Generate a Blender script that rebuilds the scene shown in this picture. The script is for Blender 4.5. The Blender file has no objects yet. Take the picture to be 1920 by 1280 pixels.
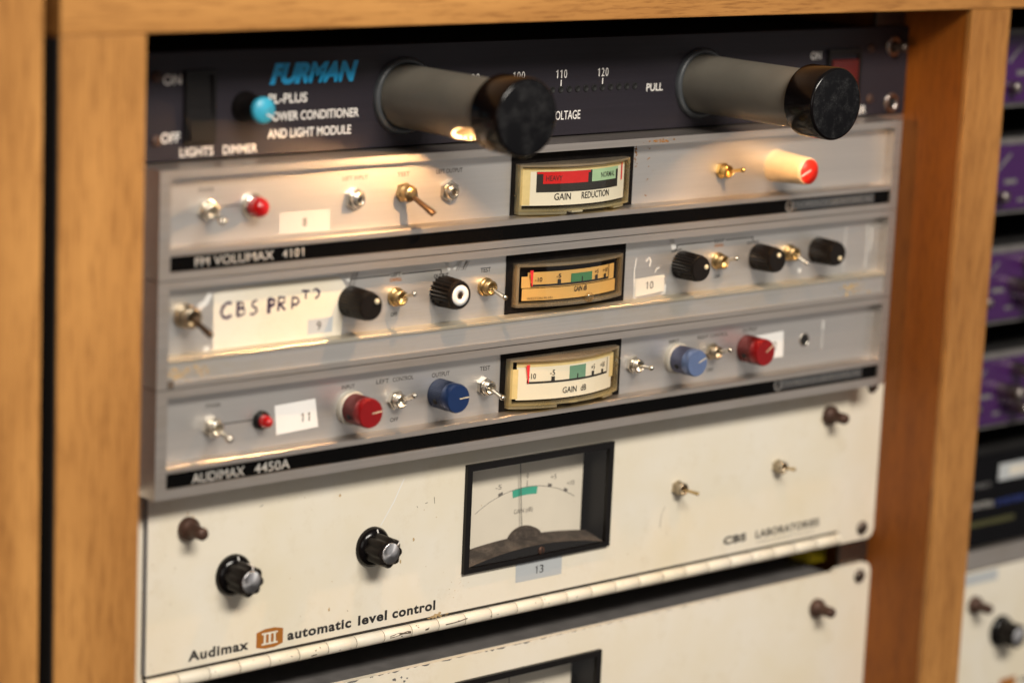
import bpy, bmesh, math, random
from mathutils import Vector, Matrix

# ---------------------------------------------------------------- camera, world, lamps, exposure
SC = bpy.context.scene
COL = SC.collection
MM = 0.001

cam_data = bpy.data.cameras.new('camera')
cam = bpy.data.objects.new('camera', cam_data)
COL.objects.link(cam)
_r = Vector((0.7571, -0.6519, 0.0432)); _f = Vector((0.6466, 0.7364, -0.1990)).normalized()
_u = _r.cross(_f).normalized(); _r = _f.cross(_u).normalized()
YAW, PIT, ROL = 0.72092, -0.20018, 0.04406
cam.matrix_world = Matrix.Translation(Vector((-812.735, -907.177, 152.902)) * MM) @ \
    Matrix(((_r.x, _u.x, -_f.x), (_r.y, _u.y, -_f.y), (_r.z, _u.z, -_f.z))).to_4x4()
cam_data.sensor_width = 36.0
cam_data.sensor_fit = 'HORIZONTAL'
cam_data.lens = 5100.0 / 1920 * 36
cam_data.clip_start = 0.02
cam_data.clip_end = 50
cam_data.dof.use_dof = True
cam_data.dof.focus_distance = 1.216
cam_data.dof.aperture_fstop = 4.5
SC.camera = cam

world = bpy.data.worlds.new('World')
SC.world = world
world.use_nodes = True
wn = world.node_tree
wn.nodes.clear()
w_out = wn.nodes.new('ShaderNodeOutputWorld')
w_bg = wn.nodes.new('ShaderNodeBackground')
w_bg.inputs['Strength'].default_value = 0.135
w_tc = wn.nodes.new('ShaderNodeTexCoord')
w_sep = wn.nodes.new('ShaderNodeSeparateXYZ')
w_map = wn.nodes.new('ShaderNodeMapRange')
w_map.inputs['From Min'].default_value = -1
w_ramp = wn.nodes.new('ShaderNodeValToRGB')
w_ramp.color_ramp.elements[0].position = 0.0
w_ramp.color_ramp.elements[0].color = (0.30, 0.25, 0.21, 1)
w_ramp.color_ramp.elements[1].position = 1.0
w_ramp.color_ramp.elements[1].color = (1.0, 0.95, 0.88, 1)
_e = w_ramp.color_ramp.elements.new(0.5); _e.color = (0.62, 0.58, 0.55, 1)
wn.links.new(w_tc.outputs['Generated'], w_sep.inputs[0])
wn.links.new(w_sep.outputs['Z'], w_map.inputs['Value'])
wn.links.new(w_map.outputs[0], w_ramp.inputs[0])
wn.links.new(w_ramp.outputs[0], w_bg.inputs['Color'])
wn.links.new(w_bg.outputs[0], w_out.inputs['Surface'])


def area_lamp(name, loc, target, sx, sy, power, color):
    d = bpy.data.lights.new(name, 'AREA')
    d.shape = 'RECTANGLE'; d.size = sx; d.size_y = sy
    d.energy = power; d.color = color
    o = bpy.data.objects.new(name, d); COL.objects.link(o)
    o.location = loc
    o.rotation_euler = (Vector(target) - Vector(loc)).to_track_quat('-Z', 'Y').to_euler()
    return o


area_lamp('ceiling_softbox', (-0.30, -1.55, 1.12), (0, 0, -0.08), 1.0, 0.34, 50, (1.0, 0.93, 0.83))
area_lamp('window_fill', (-2.0, -1.7, 0.35), (0, 0, -0.1), 1.2, 1.2, 6, (1.0, 0.94, 0.88))
area_lamp('reflection_fill', (1.45, -1.75, -0.35), (0, 0, -0.08), 1.9, 1.3, 2.9, (1.0, 0.93, 0.86))  # added soft lamp, no known source, brightens the aluminium's reflections

SC.view_settings.view_transform = 'Standard'
SC.view_settings.look = 'None'
SC.view_settings.exposure = 0.0
SC.view_settings.gamma = 1.0
SC.view_settings.use_curve_mapping = False

# ---------------------------------------------------------------- materials
random.seed(7)


def _mat(name):
    m = bpy.data.materials.new(name); m.use_nodes = True
    nt = m.node_tree; b = nt.nodes['Principled BSDF']
    return m, nt, b


def _set(b, **k):
    for key, v in k.items():
        key = key.replace('_', ' ')
        if key in b.inputs:
            b.inputs[key].default_value = v


def _noise(nt, scale, vec, detail=4, rough=0.55):
    n = nt.nodes.new('ShaderNodeTexNoise')
    n.inputs['Scale'].default_value = scale
    n.inputs['Detail'].default_value = detail
    n.inputs['Roughness'].default_value = rough
    nt.links.new(vec, n.inputs['Vector'])
    return n


def _coords(nt, scale=(1, 1, 1), rot=(0, 0, 0)):
    t = nt.nodes.new('ShaderNodeTexCoord')
    mp = nt.nodes.new('ShaderNodeMapping')
    mp.inputs['Scale'].default_value = scale
    mp.inputs['Rotation'].default_value = rot
    nt.links.new(t.outputs['Object'], mp.inputs['Vector'])
    return mp.outputs['Vector']


def _ramp(nt, fac, stops):
    r = nt.nodes.new('ShaderNodeValToRGB')
    els = r.color_ramp.elements
    els[0].position, els[0].color = stops[0][0], (*stops[0][1], 1)
    els[1].position, els[1].color = stops[-1][0], (*stops[-1][1], 1)
    for p, c in stops[1:-1]:
        e = els.new(p); e.color = (*c, 1)
    nt.links.new(fac, r.inputs['Fac'])
    return r


def _mix(nt, fac, a, b, mode='MIX'):
    m = nt.nodes.new('ShaderNodeMix'); m.data_type = 'RGBA'; m.blend_type = mode
    for sock, v in ((m.inputs['Factor'], fac), (m.inputs['A'], a), (m.inputs['B'], b)):
        pass
    fs, A, B = m.inputs[0], m.inputs[6], m.inputs[7]
    for s, v in ((fs, fac), (A, a), (B, b)):
        if isinstance(v, (int, float)): s.default_value = v
        elif isinstance(v, tuple): s.default_value = (*v, 1)
        else: nt.links.new(v, s)
    return m.outputs[2]


def _bump(nt, b, height, strength, dist=0.0005):
    bp = nt.nodes.new('ShaderNodeBump')
    bp.inputs['Strength'].default_value = strength
    bp.inputs['Distance'].default_value = dist
    nt.links.new(height, bp.inputs['Height'])
    nt.links.new(bp.outputs[0], b.inputs['Normal'])


def plain(name, col, rough=0.5, metal=0.0, vary=0.12, scale=220, spec=0.5, coat=0.0):
    """a base colour with slight real unevenness in tone and gloss"""
    m, nt, b = _mat(name)
    v = _coords(nt)
    n = _noise(nt, scale, v)
    lo = tuple(c * (1 - vary) for c in col); hi = tuple(min(1, c * (1 + vary)) for c in col)
    r = _ramp(nt, n.outputs['Fac'], [(0.3, lo), (0.7, hi)])
    nt.links.new(r.outputs[0], b.inputs['Base Color'])
    rr = nt.nodes.new('ShaderNodeMapRange')
    rr.inputs['To Min'].default_value = max(0.02, rough * 0.8); rr.inputs['To Max'].default_value = min(1, rough * 1.2)
    nt.links.new(n.outputs['Fac'], rr.inputs['Value'])
    nt.links.new(rr.outputs[0], b.inputs['Roughness'])
    _set(b, Metallic=metal, Specular_IOR_Level=spec, Coat_Weight=coat)
    return m


def wood(name, c_lo, c_hi, axis='Z', rough=0.42):
    m, nt, b = _mat(name)
    s = {'Z': (1, 1, 0.07), 'X': (0.07, 1, 1), 'Y': (1, 0.07, 1)}[axis]
    v = _coords(nt, s)
    big = _noise(nt, 22, v, 6, 0.6)
    fine = _noise(nt, 800, v, 3, 0.7)
    v2 = _coords(nt, tuple(x * 0.6 + 0.2 for x in s))
    blot = _noise(nt, 35, v2, 3, 0.5)
    mid = tuple((a + c) / 2 for a, c in zip(c_lo, c_hi))
    r = _ramp(nt, big.outputs['Fac'], [(0.28, c_lo), (0.5, mid), (0.72, c_hi)])
    f = _ramp(nt, fine.outputs['Fac'], [(0.34, (0.50, 0.42, 0.34)), (0.52, (1, 1, 1))])
    c = _mix(nt, 0.65, r.outputs[0], f.outputs[0], 'MULTIPLY')
    g = _ramp(nt, blot.outputs['Fac'], [(0.3, (0.8, 0.72, 0.62)), (0.65, (1.08, 1.06, 1.04))])
    c = _mix(nt, 0.8, c, g.outputs[0], 'MULTIPLY')
    nt.links.new(c, b.inputs['Base Color'])
    _set(b, Roughness=rough, Specular_IOR_Level=0.4)
    _bump(nt, b, fine.outputs['Fac'], 0.18, 0.0004)
    return m


def aluminium(name, col, rough=0.36, dirt=0.25, dirt_col=(0.36, 0.27, 0.14), metal=0.9, streak=0.16):
    m, nt, b = _mat(name)
    v = _coords(nt, (0.02, 1, 1))
    br = _noise(nt, 2600, v, 3, 0.6)
    v2 = _coords(nt, (0.35, 1, 1))
    sm = _noise(nt, 60, v2, 6, 0.65)
    sp = _noise(nt, 420, _coords(nt), 4, 0.6)
    br2 = _noise(nt, 700, _coords(nt, (0.012, 1, 1)), 3, 0.7)
    lo = tuple(c * (1 - streak) for c in col)
    r = _ramp(nt, br2.outputs['Fac'], [(0.3, lo), (0.7, col)])
    d = _ramp(nt, sm.outputs['Fac'], [(0.5, (0, 0, 0)), (0.78, (1, 1, 1))])
    k = nt.nodes.new('ShaderNodeMath'); k.operation = 'MULTIPLY'; k.inputs[1].default_value = dirt
    nt.links.new(d.outputs[0], k.inputs[0])
    c = _mix(nt, k.outputs[0], r.outputs[0], dirt_col)
    s = _ramp(nt, sp.outputs['Fac'], [(0.0, (1, 1, 1)), (0.70, (1, 1, 1)), (0.76, (1.15, 1.15, 1.12))])
    c = _mix(nt, 0.7, c, s.outputs[0], 'MULTIPLY')
    nt.links.new(c, b.inputs['Base Color'])
    ro = nt.nodes.new('ShaderNodeMapRange')
    ro.inputs['To Min'].default_value = rough - 0.07; ro.inputs['To Max'].default_value = rough + 0.12
    nt.links.new(sm.outputs['Fac'], ro.inputs['Value'])
    nt.links.new(ro.outputs[0], b.inputs['Roughness'])
    _set(b, Metallic=metal)
    _bump(nt, b, br2.outputs['Fac'], streak, 0.0003)
    return m


def old_paint(name, col):
    """cream enamel with faint yellowing, grime and small chips"""
    m, nt, b = _mat(name)
    v = _coords(nt)
    a = _noise(nt, 18, v, 5, 0.6)
    s = _noise(nt, 75, v, 6, 0.7)
    chip = _noise(nt, 330, v, 3, 0.5)
    msk = _noise(nt, 26, v, 2, 0.5)
    yel = tuple(x * y for x, y in zip(col, (0.95, 0.91, 0.80)))
    r = _ramp(nt, a.outputs['Fac'], [(0.35, col), (0.75, yel)])
    g = _ramp(nt, s.outputs['Fac'], [(0.30, (0.90, 0.87, 0.81)), (0.45, (1, 1, 1))])
    c = _mix(nt, 0.5, r.outputs[0], g.outputs[0], 'MULTIPLY')
    th = _ramp(nt, chip.outputs['Fac'], [(0.70, (0, 0, 0)), (0.73, (1, 1, 1))])
    tm = _ramp(nt, msk.outputs['Fac'], [(0.56, (0, 0, 0)), (0.66, (1, 1, 1))])
    k = nt.nodes.new('ShaderNodeMath'); k.operation = 'MULTIPLY'
    nt.links.new(th.outputs[0], k.inputs[0]); nt.links.new(tm.outputs[0], k.inputs[1])
    c = _mix(nt, k.outputs[0], c, (0.33, 0.24, 0.13))
    nt.links.new(c, b.inputs['Base Color'])
    _set(b, Roughness=0.45, Specular_IOR_Level=0.4)
    _bump(nt, b, s.outputs['Fac'], 0.05, 0.0003)
    return m


def clear(name, tint, gloss=0.05, haze=0.0, haze_col=(0.7, 0.65, 0.5), lo=0.6):
    m, nt, b = _mat(name)
    nt.nodes.remove(b)
    out = nt.nodes['Material Output']
    tr = nt.nodes.new('ShaderNodeBsdfTransparent'); tr.inputs['Color'].default_value = (*tint, 1)
    gl = nt.nodes.new('ShaderNodeBsdfGlossy'); gl.inputs['Roughness'].default_value = gloss
    lw = nt.nodes.new('ShaderNodeLayerWeight')
    pw = nt.nodes.new('ShaderNodeMath'); pw.operation = 'POWER'; pw.inputs[1].default_value = 5
    nt.links.new(lw.outputs['Facing'], pw.inputs[0])
    fr = nt.nodes.new('ShaderNodeMath'); fr.operation = 'MULTIPLY_ADD'; fr.inputs[1].default_value = 0.95; fr.inputs[2].default_value = 0.04
    nt.links.new(pw.outputs[0], fr.inputs[0])
    base = tr.outputs[0]
    if haze:
        di = nt.nodes.new('ShaderNodeBsdfTranslucent'); di.inputs['Color'].default_value = (*haze_col, 1)
        d2 = nt.nodes.new('ShaderNodeBsdfDiffuse'); d2.inputs['Color'].default_value = (*haze_col, 1)
        m0 = nt.nodes.new('ShaderNodeMixShader'); m0.inputs[0].default_value = 0.5
        nt.links.new(di.outputs[0], m0.inputs[1]); nt.links.new(d2.outputs[0], m0.inputs[2])
        n = _noise(nt, 60, _coords(nt, (0.4, 1, 1)), 2)
        rr = nt.nodes.new('ShaderNodeMapRange')
        rr.inputs['From Min'].default_value = 0.3; rr.inputs['From Max'].default_value = 0.7
        rr.inputs['To Min'].default_value = haze * lo; rr.inputs['To Max'].default_value = min(1, haze * (2 - lo))
        nt.links.new(n.outputs['Fac'], rr.inputs['Value'])
        m1 = nt.nodes.new('ShaderNodeMixShader')
        nt.links.new(rr.outputs[0], m1.inputs[0])
        nt.links.new(tr.outputs[0], m1.inputs[1]); nt.links.new(m0.outputs[0], m1.inputs[2])
        base = m1.outputs[0]
    m2 = nt.nodes.new('ShaderNodeMixShader')
    nt.links.new(fr.outputs[0], m2.inputs[0])
    nt.links.new(base, m2.inputs[1]); nt.links.new(gl.outputs[0], m2.inputs[2])
    nt.links.new(m2.outputs[0], out.inputs['Surface'])
    return m


def dusty(name, col, dust, amount, rough=0.3, scale=260, spec=0.5, th=((0.42, 0.75), (0.45, 0.75))):
    m, nt, b = _mat(name)
    v = _coords(nt)
    n1 = _noise(nt, scale * 0.3, v, 6, 0.7); n2 = _noise(nt, scale * 4, v, 3, 0.7)
    r1 = _ramp(nt, n1.outputs['Fac'], [(th[0][0], (0, 0, 0)), (th[0][1], (1, 1, 1))])
    r2 = _ramp(nt, n2.outputs['Fac'], [(th[1][0], (0.12, 0.12, 0.12)), (th[1][1], (1, 1, 1))])
    k = nt.nodes.new('ShaderNodeMath'); k.operation = 'MULTIPLY'
    nt.links.new(r1.outputs[0], k.inputs[0]); nt.links.new(r2.outputs[0], k.inputs[1])
    k2 = nt.nodes.new('ShaderNodeMath'); k2.operation = 'MULTIPLY'; k2.inputs[1].default_value = amount
    nt.links.new(k.outputs[0], k2.inputs[0])
    c = _mix(nt, k2.outputs[0], col, dust)
    nt.links.new(c, b.inputs['Base Color'])
    rr = nt.nodes.new('ShaderNodeMapRange'); rr.inputs['To Min'].default_value = rough; rr.inputs['To Max'].default_value = 0.85
    nt.links.new(k2.outputs[0], rr.inputs['Value']); nt.links.new(rr.outputs[0], b.inputs['Roughness'])
    _set(b, Specular_IOR_Level=spec)
    return m


M = {}
M['wood_v'] = wood('oak_upright', (0.28, 0.112, 0.022), (0.60, 0.300, 0.088), 'Z')
M['wood_h'] = wood('oak_rail', (0.28, 0.112, 0.022), (0.60, 0.300, 0.088), 'X')
M['wood_in_shade'] = wood('oak_inner_shaded', (0.22, 0.062, 0.004), (0.36, 0.116, 0.008), 'Z', 0.55)  # same oak as the uprights, inner-wall shade put into a darker, redder colour
M['interior'] = plain('interior_black', (0.008, 0.007, 0.007), 0.8)
M['chassis'] = plain('chassis_grey', (0.16, 0.15, 0.145), 0.55, 0.2, 0.15, 120)
M['furman'] = aluminium('black_anodised', (0.025, 0.0215, 0.028), 0.42, 0.25, (0.03, 0.02, 0.017), 0.1)
_set(M['furman'].node_tree.nodes['Principled BSDF'], Specular_IOR_Level=0.2)
M['alu_frame'] = aluminium('frame_aluminium', (0.64, 0.585, 0.535), 0.33, 0.28, (0.34, 0.25, 0.14), 0.92)
M['alu_panel'] = aluminium('panel_aluminium', (0.62, 0.595, 0.57), 0.40, 0.08, (0.40, 0.31, 0.2), 0.80, 0.07)
M['alu_old'] = aluminium('stained_aluminium', (0.65, 0.63, 0.605), 0.40, 0.5, (0.52, 0.44, 0.29), 0.80, 0.1)
M['alu_tan'] = aluminium('yellowed_aluminium', (0.60, 0.55, 0.45), 0.4, 0.7, (0.44, 0.34, 0.18), 0.7)
M['cream'] = old_paint('cream_enamel', (0.77, 0.715, 0.61))
M['black_pl'] = plain('black_plastic', (0.006, 0.005, 0.005), 0.4, spec=0.25)
M['black_matte'] = dusty('black_matte_plate', (0.006, 0.005, 0.005), (0.12, 0.09, 0.07), 0.2, 0.5, 260, 0.06)
M['strip'] = dusty('black_gloss_strip', (0.002, 0.0018, 0.0018), (0.08, 0.06, 0.05), 0.03, 0.22, 300, 0.05)
M['strip_grey'] = plain('dark_grey_plate', (0.045, 0.045, 0.047), 0.4)
M['chrome'] = plain('nickel', (0.74, 0.69, 0.60), 0.22, 1.0, 0.06)
M['chrome_dark'] = plain('worn_nickel', (0.46, 0.39, 0.29), 0.32, 1.0, 0.2)
M['brass'] = plain('old_brass', (0.55, 0.40, 0.20), 0.3, 1.0, 0.2)
M['gold'] = plain('gold_plate', (0.83, 0.56, 0.19), 0.2, 1.0, 0.06)
M['bronze'] = plain('dark_bronze', (0.10, 0.062, 0.035), 0.35, 0.6, 0.2)
M['rusty'] = plain('rusty_brown_steel', (0.075, 0.038, 0.026), 0.5, 0.35, 0.3, 500)
M['screw_dark'] = plain('dark_screw', (0.16, 0.13, 0.11), 0.35, 0.9, 0.3, 600)
M['screw'] = plain('steel_screw', (0.42, 0.37, 0.34), 0.3, 1.0, 0.2, 600)
M['hole'] = plain('dark_hole', (0.004, 0.004, 0.004), 0.7)
M['tube'] = plain('smoky_tube_plastic', (0.150, 0.137, 0.112), 0.38, 0.0, 0.10, 60)
M['tube_in'] = plain('tube_lining', (0.85, 0.72, 0.45), 0.5)
M['ring'] = plain('grey_rubber_ring', (0.05, 0.055, 0.06), 0.4)
M['cap'] = plain('black_gloss_cap', (0.004, 0.003, 0.003), 0.18, spec=0.28)
M['cap_face'] = dusty('dusty_black_cap', (0.006, 0.006, 0.007), (0.15, 0.15, 0.15), 0.5, 0.6, 420, 0.06, ((0.47, 0.66), (0.52, 0.72)))
M['white_ink'] = plain('white_ink', (0.74, 0.71, 0.67), 0.6, vary=0.05)
M['grey_ink'] = plain('silver_ink', (0.42, 0.40, 0.37), 0.5, vary=0.1)
M['dim_ink'] = plain('dull_silver_ink', (0.16, 0.155, 0.15), 0.5, vary=0.1)
M['black_ink'] = plain('black_ink', (0.016, 0.014, 0.014), 0.6)
M['engrave'] = plain('engraved_grey', (0.075, 0.065, 0.058), 0.6)
M['blue_ink'] = plain('cyan_blue_ink', (0.014, 0.36, 0.72), 0.45, vary=0.08)
M['blue_cap'] = plain('pale_blue_cap', (0.04, 0.36, 0.52), 0.4)
M['red_ink'] = plain('red_print', (0.62, 0.008, 0.010), 0.5, vary=0.06)
M['needle'] = plain('red_needle', (0.85, 0.03, 0.045), 0.45)
M['green_pale'] = plain('pale_green_print', (0.36, 0.56, 0.37), 0.55, vary=0.05)
M['green_mid'] = plain('grey_green_print', (0.14, 0.30, 0.22), 0.55, vary=0.05)
M['green_amber'] = plain('green_print', (0.05, 0.19, 0.09), 0.55, vary=0.05)
M['teal'] = plain('teal_print', (0.05, 0.40, 0.28), 0.55, vary=0.05)
M['dial_white'] = plain('white_dial', (0.80, 0.755, 0.66), 0.5, vary=0.03, scale=40)
M['dial_cream'] = plain('cream_dial', (0.78, 0.72, 0.61), 0.5, vary=0.05, scale=30)
M['dial_amber'] = plain('amber_dial', (0.64, 0.385, 0.125), 0.5, vary=0.05, scale=40)
M['dial_yel'] = plain('yellowed_dial_edge', (0.72, 0.58, 0.30), 0.5, vary=0.08)
M['acrylic'] = clear('clear_acrylic', (0.97, 0.95, 0.88), 0.04)
M['acrylic_yel'] = clear('yellowed_acrylic', (0.95, 0.89, 0.70), 0.05, 0.30, (0.96, 0.87, 0.60), 0.55)
M['acrylic_dust'] = clear('dusty_acrylic', (0.80, 0.73, 0.58), 0.25, 0.5, (0.60, 0.50, 0.37))
M['acrylic_rim'] = clear('clear_acrylic_rim', (0.94, 0.89, 0.79), 0.05, 0.17, (0.90, 0.78, 0.58), 0.8)
M['acrylic_smoke'] = clear('smoked_acrylic', (0.88, 0.80, 0.66), 0.08, 0.16, (0.60, 0.48, 0.30))
M['glass'] = clear('meter_glass', (0.97, 0.96, 0.94), 0.02)
M['red_cap'] = plain('red_anodised', (0.27, 0.004, 0.006), 0.3, 0.35, 0.06)
M['red_body'] = plain('red_anodised_knurl', (0.115, 0.008, 0.007), 0.38, 0.4, 0.1)
M['blue_knob'] = plain('blue_anodised', (0.008, 0.030, 0.115), 0.3, 0.35, 0.06)
M['blue_body'] = plain('blue_anodised_knurl', (0.014, 0.028, 0.075), 0.38, 0.4, 0.1)
M['pale_knob'] = plain('faded_blue_anodised', (0.13, 0.19, 0.36), 0.3, 0.4, 0.06)
M['pale_body'] = plain('faded_blue_knurl', (0.085, 0.095, 0.16), 0.38, 0.4, 0.1)
M['skirt_wh'] = plain('milky_skirt', (0.44, 0.41, 0.35), 0.35, vary=0.05)
M['cream_knob'] = plain('cream_plastic', (0.80, 0.65, 0.42), 0.35, vary=0.05)
M['red_plastic'] = plain('bright_red_plastic', (0.85, 0.025, 0.012), 0.4, vary=0.04)
M['knob_black'] = plain('black_bakelite', (0.008, 0.006, 0.005), 0.36, vary=0.2, spec=0.18)
M['dot'] = plain('cream_dot', (0.72, 0.62, 0.42), 0.5)
M['disc_spun'] = plain('spun_aluminium', (0.86, 0.86, 0.88), 0.30, 1.0, 0.1)
M['red_lens'] = plain('red_lens', (0.42, 0.004, 0.006), 0.12, coat=0.5, vary=0.1)
_set(M['red_lens'].node_tree.nodes['Principled BSDF'], Subsurface_Weight=0.15)
M['red_rocker'] = plain('red_rocker', (0.07, 0.003, 0.002), 0.3)
M['paper'] = old_paint('aged_paper', (0.74, 0.69, 0.60))
M['sticker_white'] = plain('white_sticker', (0.80, 0.78, 0.75), 0.55, vary=0.02, scale=50)
M['sticker_grey'] = plain('grey_sticker', (0.45, 0.47, 0.48), 0.5, vary=0.04, scale=50)
M['sticker_cream'] = plain('cream_sticker', (0.66, 0.61, 0.52), 0.5, vary=0.04, scale=50)
M['sticker_clear'] = plain('faded_sticker', (0.52, 0.49, 0.45), 0.5, vary=0.04, scale=50)
M['pen'] = plain('purple_marker', (0.035, 0.014, 0.055), 0.6, vary=0.3, scale=400)
M['residue'] = plain('tape_residue', (0.72, 0.70, 0.66), 0.35, vary=0.1)
M['grey_print'] = plain('faded_print', (0.16, 0.145, 0.13), 0.6)
M['rust'] = plain('rust', (0.33, 0.14, 0.03), 0.8, vary=0.35, scale=900)
M['chip'] = plain('bare_chip', (0.10, 0.075, 0.055), 0.6, vary=0.3, scale=900)
M['stain'] = plain('tan_stain', (0.46, 0.32, 0.16), 0.7, vary=0.3, scale=900)
M['orange_logo'] = plain('orange_brown_print', (0.36, 0.125, 0.014), 0.5, vary=0.05)
M['logo_white'] = plain('cream_print', (0.76, 0.70, 0.58), 0.5)
M['ledge'] = dusty('dusty_ledge', (0.045, 0.034, 0.027), (0.40, 0.31, 0.24), 0.95, 0.8, 420, 0.2)
M['purple'] = plain('purple_enamel', (0.042, 0.005, 0.075), 0.4, vary=0.06)
M['dark_panel'] = plain('black_panel', (0.004, 0.004, 0.005), 0.5, spec=0.1)
M['door_side'] = plain('bare_steel_edge', (0.22, 0.23, 0.25), 0.5, 0.3)
M['lid'] = plain('grey_lid', (0.24, 0.22, 0.20), 0.5, 0.1)
M['yellow'] = plain('yellow_tape', (0.45, 0.33, 0.01), 0.5)
M['orange_light'] = plain('amber_line', (0.06, 0.058, 0.018), 0.5)
M['blue_line'] = plain('blue_print', (0.02, 0.04, 0.20), 0.5)

_nt = M['disc_spun'].node_tree; _b = _nt.nodes['Principled BSDF']
_tg = _nt.nodes.new('ShaderNodeTangent'); _tg.direction_type = 'RADIAL'; _tg.axis = 'Y'
_nt.links.new(_tg.outputs[0], _b.inputs['Tangent'])
_set(_b, Anisotropic=0.85)
_m, _nt, _b = _mat('lamp_filament')
_set(_b, Base_Color=(1, 0.8, 0.5, 1), Emission_Color=(1.0, 0.56, 0.17, 1), Emission_Strength=9.0)
M['bulb'] = _m

# ---------------------------------------------------------------- mesh helpers (all in millimetres)
class MB:
    def __init__(s):
        s.v = []; s.f = []; s.sm = []; s.cuts = []

    def add(s, verts, faces, smooth=False):
        o = len(s.v); s.v += [tuple(p) for p in verts]
        for f in faces:
            s.f.append([i + o for i in f]); s.sm.append(smooth)
        return s

    def box(s, x0, x1, y0, y1, z0, z1, bev=0.0, seg=2):
        bm = bmesh.new()
        bmesh.ops.create_cube(bm, size=1)
        for v in bm.verts:
            v.co = Vector(((x0 + x1) / 2 + v.co.x * (x1 - x0), (y0 + y1) / 2 + v.co.y * (y1 - y0), (z0 + z1) / 2 + v.co.z * (z1 - z0)))
        if bev:
            bmesh.ops.bevel(bm, geom=bm.edges[:], offset=bev, segments=seg, affect='EDGES', profile=0.5)
        s._bm(bm); return s

    def _bm(s, bm, smooth=False):
        bm.verts.index_update()
        s.add([v.co[:] for v in bm.verts], [[v.index for v in f.verts] for f in bm.faces], smooth)
        bm.free()

    def prism(s, pts, y0, y1, bev=0.0):
        """closed outline (x,z), counter-clockwise seen from the front (-y), between y0 (front) and y1"""
        bm = bmesh.new()
        a = [bm.verts.new((x, y0, z)) for x, z in pts]
        b = [bm.verts.new((x, y1, z)) for x, z in pts]
        n = len(pts)
        bm.faces.new(a); bm.faces.new(b[::-1])
        for i in range(n):
            j = (i + 1) % n
            bm.faces.new((a[j], a[i], b[i], b[j]))
        if bev:
            fe = [e for e in bm.edges if abs(e.verts[0].co.y - y0) < 1e-6 and abs(e.verts[1].co.y - y0) < 1e-6]
            bmesh.ops.bevel(bm, geom=fe, offset=bev, segments=2, affect='EDGES', profile=0.5)
        bmesh.ops.recalc_face_normals(bm, faces=bm.faces)
        bmesh.ops.triangulate(bm, faces=[f for f in bm.faces if len(f.verts) > 6])
        s._bm(bm); return s

    def ring(s, o, i, y0, y1, bev=0.0):
        """rectangular frame: outer (x0,x1,z0,z1), inner likewise"""
        bm = bmesh.new()
        def loop(r, y): return [bm.verts.new(p) for p in ((r[0], y, r[2]), (r[1], y, r[2]), (r[1], y, r[3]), (r[0], y, r[3]))]
        of, inf, ob, ib = loop(o, y0), loop(i, y0), loop(o, y1), loop(i, y1)
        for k in range(4):
            j = (k + 1) % 4
            bm.faces.new((of[k], of[j], inf[j], inf[k]))
            bm.faces.new((ob[j], ob[k], ib[k], ib[j]))
            bm.faces.new((of[j], of[k], ob[k], ob[j]))
            bm.faces.new((inf[k], inf[j], ib[j], ib[k]))
        bmesh.ops.recalc_face_normals(bm, faces=bm.faces)
        if bev:
            fe = [e for e in bm.edges if all(abs(v.co.y - y0) < 1e-6 for v in e.verts) and
                  len({tuple(v.co) for v in e.verts} & {p for p in [(o[0], y0, o[2]), (o[1], y0, o[2]), (o[1], y0, o[3]), (o[0], y0, o[3])]}) == 2 or
                  all(abs(v.co.y - y0) < 1e-6 for v in e.verts) and all(any(abs(v.co.x - X) < 1e-6 for X in i[:2]) and any(abs(v.co.z - Z) < 1e-6 for Z in i[2:]) for v in e.verts)]
            fe += [e for e in bm.edges if e.verts[0].co.y != e.verts[1].co.y and all(any(abs(v.co.x - X) < 1e-6 for X in o[:2]) for v in e.verts)]
            bmesh.ops.bevel(bm, geom=list(set(fe)), offset=bev, segments=2, affect='EDGES', profile=0.5)
        s._bm(bm); return s

    def lathe(s, prof, cx=0, cz=0, n=40, smooth=True, rfun=None, axis=None, org=None):
        """profile [(radius, y)] about the y axis; closed at ends when radius 0. axis: direction that y maps to (-y = forward)"""
        V = []; F = []
        for (r, y) in prof:
            for k in range(n):
                a = 2 * math.pi * k / n
                rr = rfun(a, r, y) if rfun else r
                V.append(Vector((rr * math.cos(a), y, rr * math.sin(a))))
        for i in range(len(prof) - 1):
            for k in range(n):
                j = (k + 1) % n
                F.append((i * n + k, i * n + j, (i + 1) * n + j, (i + 1) * n + k))
        if axis is not None:
            q = Vector((0, -1, 0)).rotation_difference(Vector(axis).normalized())
            V = [q @ v for v in V]
        off = Vector(org) if org is not None else Vector((cx, 0, cz))
        V = [v + off for v in V]
        # flip so that normals point outward for profiles that run from base (y=0) forward (y<0)
        s.add(V, [f[::-1] for f in F], smooth); return s

    def disc(s, cx, cz, r, y, n=32, rz=None):
        rz = rz or r
        V = [(cx + r * math.cos(2 * math.pi * k / n), y, cz + rz * math.sin(2 * math.pi * k / n)) for k in range(n)]
        s.add(V, [list(range(n))]); return s

    def quad(s, pts, y):
        s.add([(x, y, z) for x, z in pts], [list(range(len(pts)))]); s.cuts.append(len(s.f)); return s

    def rect(s, x0, x1, z0, z1, y):
        return s.quad([(x0, z0), (x1, z0), (x1, z1), (x0, z1)], y)

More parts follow.
